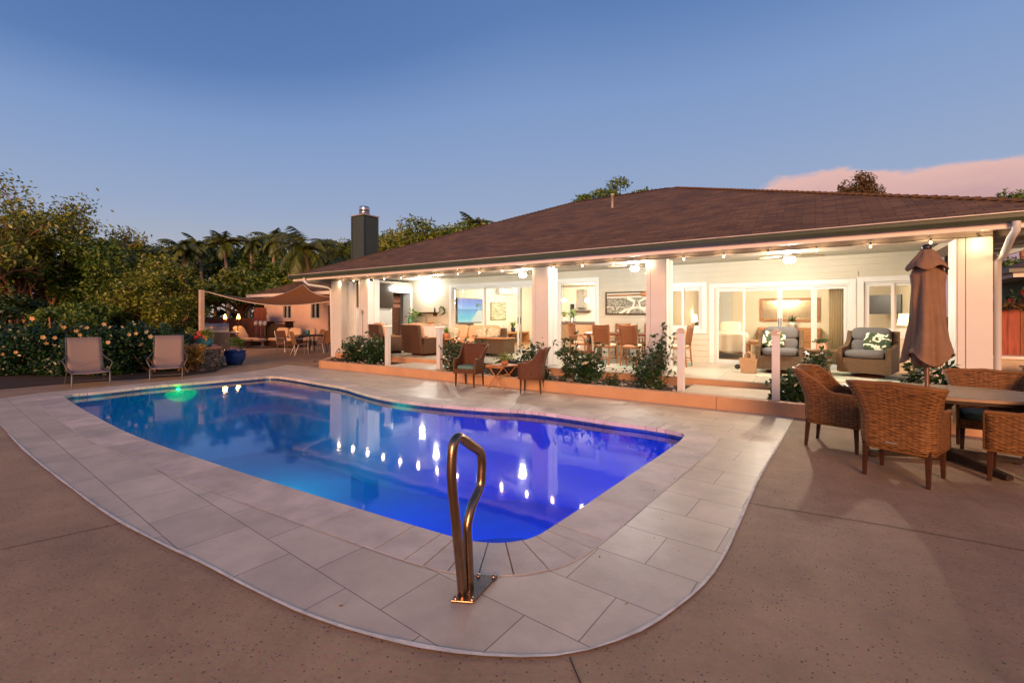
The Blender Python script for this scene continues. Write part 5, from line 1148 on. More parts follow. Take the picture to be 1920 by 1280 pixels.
t = thing('interior_door', 'white six panel door in the bedroom', 'door', (-2.62, 16.55, Z)); MB().box(-.36, .36, -.02, .03, 0, 1.95).build('leaf', WHITE, t)
for x in (-.18, .18):
    for z0, z1 in ((.15, .75), (.85, 1.45), (1.55, 1.80)): MB().box(x - .13, x + .13, -.03, -.021, z0, z1).build('panel', WHITE, t, bevel=.006)
MB().ball((.29, -.06, .9), .03, 10).build('knob', SILVER, t)
t = thing('dresser', 'wooden dresser with drawers below the bedroom mirror', 'dresser', (-.65, 16.3, Z + .005)); MB().box(-.8, .8, -.24, .28, .06, .76).build('carcass', WOOD, t); MB().box(-.83, .83, -.26, .29, .761, .80).build('top', WOOD, t, bevel=.004)
for x in (-.53, 0, .53):
    for z in (.1, .33, .56): MB().box(x - .25, x + .25, -.255, -.241, z, z + .2).build('drawer', WOOD, t, bevel=.004)
t = thing('bedroom_mirror', 'wide wood framed mirror on the bedroom wall', 'mirror', (-.65, 16.57, 1.33)); f = MB(); frame_rect(f, -.80, .80, -.03, .028, 0, .72, .07); f.build('frame', WOOD, t); MB().box(-.73, .73, -.005, .01, .07, .65).build('glass', mat('mirror_warm_reflection_tint', (.80, .62, .38), .22, 0, 1, 0, metal=1.0), t)  # mirror colour is warm to stand in for the lamplit room's reflection
t = thing('curtain', 'pale gold curtain gathered inside the right end of the bedroom glass door', 'curtain', (.36, 12.62, Z)); cu = MB(); vs = []
for i in range(61): x = -.08 + .28 * i / 60; vs += [(x, .05 * math.sin(i * .95), .02), (x, .035 * math.sin(i * .95 + .3), 2.10)]
cu.add(vs, [(2 * i, 2 * i + 2, 2 * i + 3, 2 * i + 1) for i in range(60)], True).build('fabric', mat('curtain_fabric', (.80, .66, .42), .9, .04, 6, .1, transl=.4), t, solid=.004)
def table_lamp(lab, loc, pw, h=.32):
    t = thing('table_lamp', lab, 'lamp', loc, 0, 'lit bedside lamps'); MB().lathe([(0, 0), (.07, 0), (.07, .02), (.02, .05), (.03, h * .6), (.012, h)], 16).build('base', SILVER, t)
    MB().lathe([(.16, h - .02), (.12, h + .24)], 24).build('lamp_shade', emit('shade_glow_' + str(len(MATS)), (1.0, .80, .42), 2.2, False), t); l = lamp('shade_light', (0, 0, h + .3), pw, (1.0, .72, .36), .06); l.parent = t
for lab, x, y, nm in (('lit bedside lamp seen through the window beside the second column', YP(1299, 600, 15.6).x, 15.6, 'pedestal nightstand under the lit lamp behind the left bedroom window'), ('lit lamp seen through the window near the umbrella', 1.72, 13.4, 'nightstand under the lit lamp behind the right bedroom window')):
    table_lamp(lab, (x, y, Z + .66), 9); n_ = thing('nightstand', nm, 'nightstand', (x, y, Z + .005)); MB().box(-.22, .22, -.2, .2, .1, .65).build('body', WOOD, n_, bevel=.005); MB().box(-.18, .18, -.21, -.201, .35, .6).build('drawer', WOOD, n_)
t = thing('bedroom_television', 'dark television on an arm seen through the window near the umbrella', 'television', (1.62, 16.0, 1.55), R(-35)); MB().box(-.40, .40, -.03, .03, 0, .52).build('panel', BLACK, t, bevel=.005); MB().box(-.05, .05, .03, .30, .2, .3).build('arm', DMETAL, t)
# ================================================================== VEGETATION
def quads(C, size, rng, aspect=.42, out=None, upb=.3):
    """one folded leaf (two quads sharing a rib) per centre"""
    n = len(C); d = rng.normal(size=(n, 3)); d[:, 2] *= .7; d /= np.linalg.norm(d, axis=1)[:, None]
    nr = rng.normal(size=(n, 3)) + np.array([0, 0, upb])
    if out is not None: nr += out * .8
    s = np.cross(d, nr); s /= (np.linalg.norm(s, axis=1)[:, None] + 1e-9)
    L = (size * rng.uniform(.65, 1.3, n))[:, None]; W = L * aspect
    dn = np.array([0, 0, -1.0]) * L * .12
    a = C - d * L * .5; b_ = C + s * W * .5 + dn * 0; c = C + d * L * .5 + dn; e = C - s * W * .5
    V = np.stack([a, b_, c, e], 1).reshape(-1, 3); F = np.arange(4 * n).reshape(n, 4)
    return V, F
def clump_points(clumps, n, rng, shell=.55):
    cl = np.array(clumps, float); w = (cl[:, 3] * cl[:, 4] * cl[:, 5]) ** .67; idx = rng.choice(len(cl), n, p=w / w.sum())
    d = rng.normal(size=(n, 3)); d /= np.linalg.norm(d, axis=1)[:, None]
    r = 1 - shell * rng.random(n) ** 1.6; r *= 1 + .12 * rng.normal(size=n)
    return cl[idx, :3] + d * r[:, None] * cl[idx, 3:6], d
def foliage(name, par, m, clumps, n, size, seed, aspect=.42, shell=.55, cull=True):
    rng = np.random.RandomState(seed); C, d = clump_points(clumps, n, rng, shell)
    if cull: 
        # loosen: break the surface with noise-sized gaps
        q = np.sin(C[:, 0] * 2.9 + seed) * np.sin(C[:, 1] * 3.3 + 1.3 * seed) * np.sin(C[:, 2] * 3.7); keep = q > -.42; C, d = C[keep], d[keep]
    V, F = quads(C, size, rng, aspect, d); return arrays(name, V, F, m, par, world=True)
def sub_clumps(c, r, n, seed, rs=.38, low=-.25):
    rng = np.random.RandomState(seed); out = []
    for k in range(n):
        d = rng.normal(size=3); d /= np.linalg.norm(d); d = np.array([.12, .05, 1.0]) if k == 0 else (np.array([-.45, .1, .85]) if k == 1 else d)
        if d[2] < low: d[2] = -d[2] * .5
        q = rng.uniform(.55, .95); s = rng.uniform(.7, 1.25) * rs
        out.append((c[0] + d[0] * r[0] * q, c[1] + d[1] * r[1] * q, c[2] + d[2] * r[2] * q, r[0] * s, r[1] * s, r[2] * s * .85))
    return out
def gp(x, t):   # ground point in photo column x at distance t
    p = DP(x, HOR, t); return Vector((p.x, p.y, 0))
def zat(y, t): return 1.5 + (HOR - y) / FOC * t
def limb(mb, p, q, r0, r1, bend, rng, n=5):
    p, q = Vector(p), Vector(q); o = Vector(rng.normal(size=3)) * bend; pts = []
    for i in range(n + 1): t = i / n; pts.append(p.lerp(q, t) + o * math.sin(math.pi * t))
    mb.tube(pts, [r0 + (r1 - r0) * i / n for i in range(n + 1)], 6); return pts
def crown_tree(name, lab, x, t, ytop, w, hfrac, m, nleaf, size, seed, nc=16, trunk=.16, barkm=BARK, group=None, rs=.38, cat='tree', squash=1.0, zb=0.0, low=-.25):
    """broadleaf tree: trunk, limbs reaching into leaf clumps; w = crown width in metres, hfrac = crown depth / height"""
    b_ = gp(x, t); H = zat(ytop, t); rng = np.random.RandomState(seed)
    T = thing(name, lab, cat, (b_.x, b_.y, zb), 0, group)
    ch_ = H * hfrac; c = (b_.x, b_.y, H - ch_ / 2); cl = sub_clumps(c, (w / 2 * .78, w / 2 * .78, ch_ / 2 * .80), nc, seed, rs, low)
    tk = MB(); top = Vector((b_.x, b_.y, H - ch_ * .75)); limb(tk, (b_.x, b_.y, -.1), top, trunk, trunk * .6, .15, rng)
    for k in cl: limb(tk, top - Vector((0, 0, ch_ * .1 * rng.random())), (k[0], k[1], k[2]), trunk * .42, .025, .25, rng)
    tk.build('trunk', barkm, T, world=True)
    foliage('crown', T, m, cl, nleaf, size, seed)
    return T

# big airy multi-stemmed tree at the left
def stem_tree(lab, x, t, H, seed, spread=2.6, stems=7, leafm=None, nl=34, depth=4):
    b_ = gp(x, t); T = thing('garden_tree', lab, 'tree', tuple(b_), 0); rng = np.random.RandomState(seed); tk = MB(); tips = []
    def grow(p, d, ln, r, k):
        pts = [p]; dd = d.copy(); nseg = 3
        for i in range(nseg):
            dd = (dd + Vector(rng.normal(size=3)) * .13 + Vector((0, 0, .07))).normalized(); pts.append(pts[-1] + dd * ln / nseg)
        tk.tube(pts, [r * (1 - .12 * i) for i in range(nseg + 1)], 6 if k < 2 else 4, cap=False)
        if k >= 2:
            for q in pts[1:]: tips.append((q, k))
        if k >= depth: tips.append((pts[-1], k + 1)); return
        for j in range(3 if k else 3):
            az = rng.uniform(0, 2 * math.pi); sp = rng.uniform(.35, .75); s_ = dd.orthogonal().normalized(); s2 = dd.cross(s_)
            nd = (dd * math.cos(sp) + (s_ * math.cos(az) + s2 * math.sin(az)) * math.sin(sp)).normalized()
            grow(pts[-1] if j else pts[-2], nd, ln * rng.uniform(.62, .82), r * .60, k + 1)
    for s in range(stems):
        a = 2 * math.pi * s / stems + rng.uniform(-.3, .3); o = Vector((math.cos(a), math.sin(a), 0)) * rng.uniform(.15, .8)
        d = (Vector((o.x * .35, o.y * .35, 1.0)) * 1.0).normalized(); grow(b_ + o * .6, d, H * rng.uniform(.28, .36), rng.uniform(.09, .13), 0)
    tk.build('trunk', BARK, T, world=True)
    C = []; 
    for q, k in tips:
        m_ = nl if k >= depth else (2 if k > 2 else 0)
        if m_ == 0: continue
        C.append(np.array(q)[None, :] + rng.normal(size=(m_, 3)) * np.array([.22, .22, .16]))
    C = np.concatenate(C); V, F = quads(C, .18, rng, .42); arrays('crown', V, F, leafm or LEAFO, T, world=True); return T
stem_tree('tall open multi-stemmed tree with orange-lit bark at the far left', 62, 18.5, 6.6, 21, nl=8)
stem_tree('second slender tree leaning at the left behind the hedge', -55, 17, 5.8, 5, stems=5, nl=6)
crown_tree('garden_tree', 'dense olive green tree filling the gap right of the tall open tree', 205, 19.5, 436, 4.8, .86, LEAF, 17000, .16, 31, nc=26, group=None, trunk=.06, low=-.95)
crown_tree('garden_tree', 'feathery green tree hanging over the hedge left of the white sail pole', 292, 17.5, 470, 3.8, .84, LEAFO, 17000, .13, 32, nc=30, trunk=.05, low=-.95)
crown_tree('garden_tree', 'lower dark bushy tree under the tall open tree at the far left', 20, 15.5, 545, 3.4, .9, LEAFD, 9000, .14, 33, nc=18, trunk=.05, low=-.95)
crown_tree('garden_tree', 'dark bushy tree behind the right lounger and stone wall', 335, 20.5, 545, 3.0, .9, LEAFD, 9000, .14, 34, nc=18, trunk=.05, low=-.95)
crown_tree('garden_tree', 'low bushy tree behind the hedge between the two loungers', 140, 15.2, 560, 3.0, .9, LEAF, 9000, .13, 35, nc=18, trunk=.05, low=-.95)
stem_tree('thin half-bare tree standing above the dark trees left of the palms', 246, 36, 7.0, 9, stems=4, leafm=LEAFB, nl=10)
# hedge with yellow hibiscus flowers
HB = [(-12, 12.0, 1.30), (52, 11.7, 1.24), (112, 11.6, 1.28), (172, 11.6, 1.22), (232, 11.8, 1.26), (290, 12.2, 1.22), (330, 12.8, 1.05)]
HW = ['leftmost section, cut by the photo edge', 'second section, below the trunks of the tall tree', 'third section, left of the first lounger', 'section directly behind the left lounger', 'section between the two loungers', 'section directly behind the right lounger', 'last low section beside the orange croton']
hedges = []
for i, (x, t, H) in enumerate(HB):
    b_ = gp(x, t); T = thing('hibiscus_shrub', 'dark hibiscus hedge shrub with yellow flowers, ' + HW[i], 'shrub', tuple(b_), 0, 'hibiscus shrubs of the hedge'); rng = np.random.RandomState(60 + i)
    cl = []
    for k in range(16): cl.append((b_.x + rng.uniform(-.55, .45), b_.y + rng.uniform(-.55, .55), rng.uniform(.12, H - .32), .36, .36, .32))
    for k in range(6): cl.append((b_.x + rng.uniform(-.35, .5), b_.y + rng.uniform(-.55, .55), H - rng.uniform(.05, .25), .16, .16, .2))
    st = MB()
    for k in range(9): limb(st, (b_.x + rng.uniform(-.1, .1), b_.y + rng.uniform(-.1, .1), 0), cl[k + 7][:3], .022, .008, .06, rng)
    st.build('stems', BARK, T, world=True); foliage('leaves', T, LEAFG, cl, 6500, .085, 70 + i, .55, .5); hedges.append((b_, T))
def flower(c, r, par, m=None, rng=None, n=5):
    mb = MB(); nrm = (EYE - c).normalized() + Vector(rng.normal(size=3)) * .35; nrm.normalize(); u = nrm.orthogonal().normalized(); v = nrm.cross(u); a0 = rng.uniform(0, 6)
    for k in range(n):
        a = a0 + 2 * math.pi * k / n; d = u * math.cos(a) + v * math.sin(a); s_ = nrm.cross(d)
        mb.add([c, c + d * r * .6 + s_ * r * .45 + nrm * r * .25, c + d * r * 1.05 + s_ * r * .15 + nrm * r * .18, c + d * r * 1.0 - s_ * r * .25 + nrm * r * .22, c + d * r * .5 - s_ * r * .42 + nrm * r * .2], [(0, 1, 2, 3, 4)])
    return mb.build('flower', m or PETAL, par, world=True)
FL = [(61, 597), (34, 621), (81, 632), (87, 643), (103, 633), (120, 613), (143, 620), (163, 614), (195, 608), (203, 642), (242, 627), (255, 625), (274, 622), (282, 631), (264, 645), (5, 664), (113, 661), (82, 688), (30, 660), (150, 628)]
rng = np.random.RandomState(3)
for k, (x, y) in enumerate(FL):
    c = DP(x, y, 11.0 + .25 * rng.random() + (.3 if x > 220 else 0)); par = min(hedges, key=lambda h: (Vector((h[0].x - c.x, h[0].y - c.y))).length)[1]
    flower(c, .056 * rng.uniform(.7, 1.15) if k < 15 else .04, par, rng=rng)

# leafy shrubs in the planting bed
def bed_shrub(lab, x, y, h, w, n, seed, m=None, size=.105, stems=7, airy=False, cat='shrub', z0=.17):
    T = thing('bed_shrub', lab, cat, (x, y, z0), 0, 'glossy shrubs in the planting bed'); rng = np.random.RandomState(seed); st = MB(); C = []
    for s in range(stems):
        a = 2 * math.pi * s / stems + rng.uniform(-.4, .4); rr = w / 2 * rng.uniform(.35, 1.0); hh = h * (rng.uniform(.55, 1.0) if s else 1.0)
        tip = Vector((x + rr * math.cos(a), y + rr * .7 * math.sin(a), z0 + hh)); pts = limb(st, (x + .03 * math.cos(a), y + .03 * math.sin(a), z0 - .05), tip, .012, .005, .05, rng, 7)
        for i in range(2, 8):
            for j in range(2 if airy else 3):
                tw = pts[i] + Vector(rng.normal(size=3)) * (.09 if airy else .12) * (w / .7); st.tube([pts[i], tw], .0035, 4)
                C.append(np.array(tw)[None, :] + rng.normal(size=(max(4, n // (stems * 9)), 3)) * (.038 if airy else .05))
    st.build('stems', STEM, T); 
    for o in T.children: o.data.transform(Matrix.Translation((-x, -y, -z0)))
    C = np.concatenate(C); V, F = quads(C, size, rng, .40, upb=.8); arrays('leaves', V, F, m or LEAFG, T, world=True); return T
def bx(px, Y): return YP(px, 600, Y).x
bed_shrub('bushy glossy shrub in the bed before the left columns, left of the pair', bx(670, 8.6), 8.6, .62, .75, 800, 1, stems=9)
bed_shrub('bushy glossy shrub in the bed left of the first glowing post, right of the pair', bx(703, 8.55), 8.55, .66, .62, 700, 2, stems=9)
bed_shrub('leafy shrub just right of the second glowing post, behind the dark wicker chair', bx(853, 8.6), 8.6, .62, .55, 420, 3)
bed_shrub('leafy shrub behind the left dark wicker chair, in front of the ottoman', bx(884, 8.75), 8.75, .68, .5, 380, 4)
bed_shrub('leafy shrub behind the right dark wicker chair, before the first inner column', bx(996, 8.55), 8.55, .66, .5, 360, 5)
bed_shrub('tall sparse large-leaved shrub in front of the kitchen doorway', bx(1068, 8.5), 8.5, .92, .50, 260, 6, size=.13, airy=True)
bed_shrub('sparse large-leaved shrub just right of the tall one, before the rattan chairs', bx(1104, 8.45), 8.45, .66, .48, 240, 7, size=.13)
bed_shrub('wide bushy shrub with one tall shoot in front of the second column', bx(1218, 8.5), 8.5, .70, .78, 560, 8, stems=11, size=.095)
bed_shrub('thin upright shoot rising from the bushy shrub at the second column', bx(1240, 8.55), 8.55, 1.12, .16, 150, 9, stems=2, airy=True)
bed_shrub('small low shrub at the foot of the post before the hidden lounge chair', bx(1478, 8.5), 8.5, .36, .42, 240, 10)
bed_shrub('bushy shrub behind the left dining chair', bx(1512, 8.7), 8.7, .62, .5, 420, 12)
bed_shrub('airy shrub rising in front of the wicker side table', bx(1527, 8.75), 8.75, .78, .32, 200, 13, airy=True)
bed_shrub('upright plant with long leaves just left of the umbrella pole', bx(1722, 8.6), 8.6, .80, .38, 200, 14, size=.13, airy=True, stems=5)
bed_shrub('low leafy plant right of the umbrella pole', bx(1768, 8.6), 8.6, .62, .3, 120, 15, size=.11, stems=4)
for i, px_ in enumerate((1022, 1152)): 
    bed_shrub('tiny ground plant in the mulch, %s' % ('left of the tall sparse shrub' if i == 0 else 'between the two large shrubs'), bx(px_, 8.35), 8.35, .16, .3, 90, 40 + i, size=.07, stems=4)
# big fern lily and boulder behind the folding table
bl = MB(); bl.ball((0, 0, 0), .30, 18, (1.5, .7, .85)); bl.v = [(x + .05 * noise.noise(Vector((x * 5, y * 5, z * 5))), y + .05 * noise.noise(Vector((x * 5 + 9, y * 5, z * 5))), z + .07 * noise.noise(Vector((x * 4, y * 4, z * 4 + 7)))) for x, y, z in bl.v]
o = bl.build('dark_boulder', mat('lava_rock', (.03, .025, .02), .9, .4, 12, 1.0, 30, bdist=.03)); o.location = (bx(955, 8.6), 8.6, .30); tag(o, 'dark lava boulder in the bed behind the folding table', 'rock')
t = thing('potted_succulent', 'small pale pot with green leaves on the folding table', 'potted plant', (-5.36, 7.80, .485)); MB().lathe([(0, 0), (.05, 0), (.075, .04), (.065, .09), (.055, .09)], 14).build('pot', TERRA, t)
rng = np.random.RandomState(5); C = rng.normal(size=(160, 3)) * np.array([.10, .10, .045]) + np.array([-5.36, 7.80, .64]); V, F = quads(C, .06, rng, .4); arrays('leaves', V, F, LEAFO, t, world=True)
t = thing('table_plant', 'small succulent in a square wooden planter on the wicker side table', 'potted plant', (.12, 10.82, Z + .50)); MB().box(-.07, .07, -.07, .07, .02, .14).build('planter', mat('planter_cream', (.5, .4, .3), .7), t); MB().box(-.085, -.07, -.085, .085, 0, .16).box(.07, .085, -.085, .085, 0, .16).build('stand', WOOD, t)
C = rng.normal(size=(120, 3)) * np.array([.06, .06, .03]) + np.array([.12, 10.82, Z + .67]); V, F = quads(C, .07, rng, .35, upb=1.5); arrays('leaves', V, F, LEAFD, t, world=True)
def spiky(name, lab, loc, r, n, m, pot=None, seed=1, cat='potted plant', wid=.02):
    T = thing(name, lab, cat, loc); rg = np.random.RandomState(seed); mb = MB()
    if pot: MB().lathe([(0, 0), (.08, 0), (.11, .16), (.10, .17), (0, .15)], 16).build('pot', pot, T)
    for k in range(n):
        a = rg.uniform(0, 6.28); e = rg.uniform(.25, 1.4); d = Vector((math.cos(a) * math.cos(e), math.sin(a) * math.cos(e), math.sin(e))); s_ = Vector((-math.sin(a), math.cos(a), 0)) * wid; b0 = Vector((0, 0, .15 if pot else 0)); L_ = r * rg.uniform(.7, 1.1); dp = Vector((0, 0, -1)) * L_ * .25 * math.cos(e)
        mb.add([b0 - s_ * .6, b0 + s_ * .6, b0 + d * L_ * .55 + s_, b0 + d * L_ * .55 - s_, b0 + d * L_ + dp], [(0, 1, 2, 3), (3, 2, 4)])
    mb.build('leaves', m, T); return T
spiky('dresser_plant', 'spiky green plant in a white pot on the bedroom dresser', (-.55, 16.25, Z + .81), .36, 22, LEAFD, WHITE, 3)
spiky('console_plant', 'arching green plant on the orange wooden console', (-10.5, 15.9, Z + .51), .42, 30, LEAF, DARKPOT, 4)
spiky('corner_plant', 'dark potted plant seen between the two left columns', (-12.35, 9.95, Z + .78), .34, 26, LEAFD, DARKPOT, 5, wid=.035)
spiky('centre_plant', 'green plant on the low table between recliner and sofa', (-9.6, 10.75, Z + .46), .24, 26, LEAF, TERRA, 6, wid=.03)
t = thing('drinks_table', 'low round wooden table under the green plant by the sofa', 'side table', (-9.6, 10.75, Z + .01)); MB().lathe([(0, .42), (.26, .42), (.26, .45), (0, .45)], 24).build('tabletop', WOOD, t); MB().lathe([(0, 0), (.16, 0), (.16, .02), (.03, .04), (.03, .419), (0, .419)], 16).build('pedestal', WOOD, t)
spiky('centrepiece_plant', 'green leafy sprig in a vase on the dining table', (-3.62, 10.95, Z + .745), .26, 12, LEAF, None, 8, wid=.035)
C = rng.normal(size=(150, 3)) * np.array([.11, .07, .10]) + np.array([-12.18, 11.85, Z + 1.22]); V, F = quads(C, .09, rng, .5); arrays('leaves', V, F, LEAF, vsx, world=True)

# palms
def palm(name, lab, x, t, ytop, seed, group='palms beyond the garden', L=2.3, nf=24):
    b_ = gp(x, t); H = zat(ytop, t) - L * .45; T = thing(name, lab, 'palm', tuple(b_), 0, group); rg = np.random.RandomState(seed)
    lean = Vector((rg.uniform(-.5, .5), rg.uniform(-.5, .5), 0)); pts = [Vector((lean.x * (i / 8) ** 2, lean.y * (i / 8) ** 2, H * i / 8)) for i in range(9)]
    MB().tube(pts, [.15 - .05 * i / 8 for i in range(9)], 8).build('trunk', PALMB, T); top = pts[-1]; V = []; F = []
    for k in range(nf):
        a = 2 * math.pi * k / nf * 2.618 + rg.uniform(-.2, .2); e = rg.uniform(-.35, 1.25); l = L * rg.uniform(.8, 1.1); hd = Vector((math.cos(a), math.sin(a), 0)); p = top.copy(); el = e; rc = []
        for i in range(13): rc.append(p.copy()); p = p + (hd * math.cos(el) + Vector((0, 0, 1)) * math.sin(el)) * l / 12; el -= (.10 + .05 * math.cos(e))
        sd = Vector((-math.sin(a), math.cos(a), 0))
        for i in range(1, 13):
            for sgn in (-1, 1):
                for h in (0, .5):
                    q = rc[i - 1].lerp(rc[i], h); ll = l * .30 * math.sin(math.pi * min(.97, (i + h) / 13 * .86 + .12)); fw = (rc[i] - rc[i - 1]).normalized(); dd = (sd * sgn * .8 + fw * .55 + Vector((0, 0, -.45 - .3 * rg.random()))).normalized(); w_ = fw * .05
                    bi = len(V); V += [q - w_, q + w_, q + dd * ll * .6 + w_ * .8, q + dd * ll]; F.append((bi, bi + 1, bi + 2, bi + 3))
    arrays('fronds', np.array([tuple(v) for v in V]), np.array(F), LEAFP, T); return T
PL = [(262, 30, 458, 'leftmost palm, beside the half-bare tree'), (285, 33, 462, 'second palm from the left'), (318, 34, 452, 'palm with pale trunk above the torches'), (353, 31, 446, 'palm just left of the sail pole'), (383, 36, 442, 'slender palm above the sail pole'), (430, 33, 436, 'tall palm with orange-lit fronds'), (468, 38, 440, 'palm right of the orange-lit palm'), (512, 34, 430, 'tallest palm of the row, dark crown'), (590, 27, 432, 'large coconut palm left of the chimney'), (640, 30, 450, 'coconut palm just left of the chimney'), (895, 34, 404, 'palm crown peeping over the roof slope')]
for i, (x, t, y, l) in enumerate(PL): palm('palm_tree', l, x, t, y, 100 + i, L=2.5 if i in (8, 9) else 1.75)
# broadleaf trees beyond the patio and behind the house
BT = [(400, 40, 455, 7, LEAFD, 'dark round tree behind the middle palms'), (300, 42, 452, 7, LEAFD, 'dark tree behind the left palms'), (470, 42, 438, 7.5, LEAF, 'dark broad tree behind the tall palms'), (545, 40, 440, 7, LEAF, 'dark tree between the tallest palm and coconut palm'),
      (215, 38, 438, 6, LEAFD, 'dark rounded tree right of the tall open tree'), (455, 30, 505, 4.5, LEAFO, 'yellow green tree under the tall palms'), (520, 30, 498, 4.8, LEAF, 'leafy green tree above the shade sail'), (585, 29, 505, 4.0, LEAFO, 'low olive tree above the sail near the roof'),
      (330, 33, 505, 5.0, LEAFD, 'low dark tree behind the sail pole'), (640, 36, 442, 5.5, LEAFO, 'olive tree immediately left of the chimney'), (705, 34, 420, 5.6, LEAFO, 'olive tree directly behind the chimney'), (765, 33, 404, 7.0, LEAFO, 'broad olive crown right of the chimney'), (832, 33, 402, 6.2, LEAF, 'olive crown above the roof slope'), (874, 36, 404, 7.0, LEAFO, 'dark low crown above the roof slope beside the palm')]
for i, (x, t, y, w, m_, l) in enumerate(BT): crown_tree('background_tree', l, x, t, y - 6, w + 1.6, .82, m_, 8000, .30, 200 + i, nc=18, trunk=.2, group='trees beyond the garden')
crown_tree('background_tree', 'bright green spreading crown behind the roof peak', 1150, 30, 330, 6.6, .42, LEAF, 6500, .24, 230, nc=24, trunk=.2, group='trees beyond the garden', rs=.28)
crown_tree('background_tree', 'brownish round tree rising behind the right roof slope before the pink cloud', 1612, 31, 318, 4.6, .42, LEAFB, 6500, .20, 231, nc=22, trunk=.2, group='trees beyond the garden', rs=.32)
crown_tree('background_tree', 'small green tree top at the right roof edge', 1800, 32, 360, 3.0, .42, LEAFD, 2800, .22, 232, nc=14, trunk=.2, group='trees beyond the garden', rs=.32)
crown_tree('background_tree', 'green tree at the right edge of the photo above the roof', 1915, 30, 344, 4.2, .5, LEAF, 5200, .24, 233, nc=20, trunk=.2, group='trees beyond the garden', rs=.32)
# far woodland as one mass
T = thing('far_woods', 'dark far woodland mass closing the view behind the palms and patio', 'woods', tuple(gp(350, 50))); T['kind'] = 'stuff'
cl = []; rng = np.random.RandomState(77)
for k in range(150):
    x = rng.uniform(-330, 760); t = rng.uniform(38, 58); p = gp(x, t); cl.append((p.x, p.y, rng.uniform(.5, max(1.0, zat(478, t) - 1.2)), 2.2, 2.2, 1.7))
o = foliage('leaves', T, LEAFD, cl, 30000, .55, 78, .5, .6, cull=False); o['kind'] = 'stuff'
T = thing('side_woods', 'dark leafy mass behind the low hedge at the far left', 'woods', tuple(gp(100, 24))); T['kind'] = 'stuff'
cl = []
for k in range(60):
    x = rng.uniform(-200, 330); t = rng.uniform(21, 26); p = gp(x, t); cl.append((p.x, p.y, rng.uniform(.3, 3.2), 1.3, 1.3, 1.0))
o = foliage('leaves', T, LEAFD, cl, 22000, .26, 79, .5, .6, cull=False); o['kind'] = 'stuff'
# ================================================================== FAR PATIO, LEFT BUILDING, RIGHT SIDE YARD
PW = mat('peach_wall', (.80, .54, .40), .7, .06, 2, .1, 30)
gh = thing('guest_house', 'peach painted guest house with dark roof behind the far patio and sail', 'house', (-24.5, 14.6, 0))
gx0, gx1 = YP(495.6, 600, 14.6).x, YP(640, 600, 14.6).x
w1, w2 = YP(532, 572, 14.6), YP(546.5, 596, 14.6); w3, w4 = YP(584, 569, 14.6), YP(600, 596, 14.6); dr0, dr1 = YP(614.5, 575, 14.6).x, YP(623, 575, 14.6).x
ops = [(w1.x, w2.x, w2.z, w1.z), (w3.x, w4.x, w4.z, w3.z), (dr0, dr1, .02, 2.05)]
wall_open(MB(), gx0, gx1, 14.6, 14.75, 0, 2.75, ops).box(gx0, gx0 + .15, 14.75, 20, 0, 2.75).box(gx1 - .15, gx1, 14.75, 20, 0, 2.75).box(gx0 + .15, gx1 - .15, 19.85, 20, 0, 2.75).build('wall', PW, gh, world=True)
for a, c, z0, z1 in ops[:2]:
    f = MB(); frame_rect(f, a - .05, c + .05, 14.56, 14.64, z0 - .05, z1 + .05, .06); mdx = (a + c) / 2; f.box(mdx - .03, mdx + .03, 14.565, 14.63, z0, z1); fo = f.build('window', WHITE, gh, world=True); MB().box(a, c, 14.66, 14.67, z0, z1).build('pane', mat('dark_glass', (.012, .009, .008), .08, .1, 2, 0), fo, world=True)
MB().box(dr0, dr1, 14.68, 14.72, .02, 2.05).build('door', mat('dark_door', (.05, .03, .02), .4), gh, world=True)
rx0, rx1, ry0, ry1 = gx0 - .7, gx1 + .7, 13.9, 20.7; hr_ = (ry1 - ry0) / 2; rz_ = 2.75; rt_ = rz_ + hr_ * .40
rfm = MB(); rfm.add([(rx0, ry0, rz_), (rx1, ry0, rz_), (rx1 - hr_, ry0 + hr_, rt_), (rx0 + hr_, ry0 + hr_, rt_)], [(0, 1, 2, 3)], False, [(0, 0), (10, 0), (8, 3), (3, 3)])
rfm.add([(rx1, ry1, rz_), (rx0, ry1, rz_), (rx0 + hr_, ry0 + hr_, rt_), (rx1 - hr_, ry0 + hr_, rt_)], [(0, 1, 2, 3)], False, [(0, 0), (10, 0), (8, 3), (3, 3)])
rfm.add([(rx0, ry1, rz_), (rx0, ry0, rz_), (rx0 + hr_, ry0 + hr_, rt_)], [(0, 1, 2)], False, [(0, 0), (7, 0), (3, 3)]); rfm.add([(rx1, ry0, rz_), (rx1, ry1, rz_), (rx1 - hr_, ry0 + hr_, rt_)], [(0, 1, 2)], False, [(0, 0), (7, 0), (3, 3)])
rfm.build('roof', SH, gh, world=True)
MB().box(rx0, rx1, ry0 - .02, ry0, rz_ - .16, rz_ - .002).box(rx0, rx1, ry0, 14.599, rz_ - .02, rz_ - .004).build('fascia', FASC, gh, world=True)
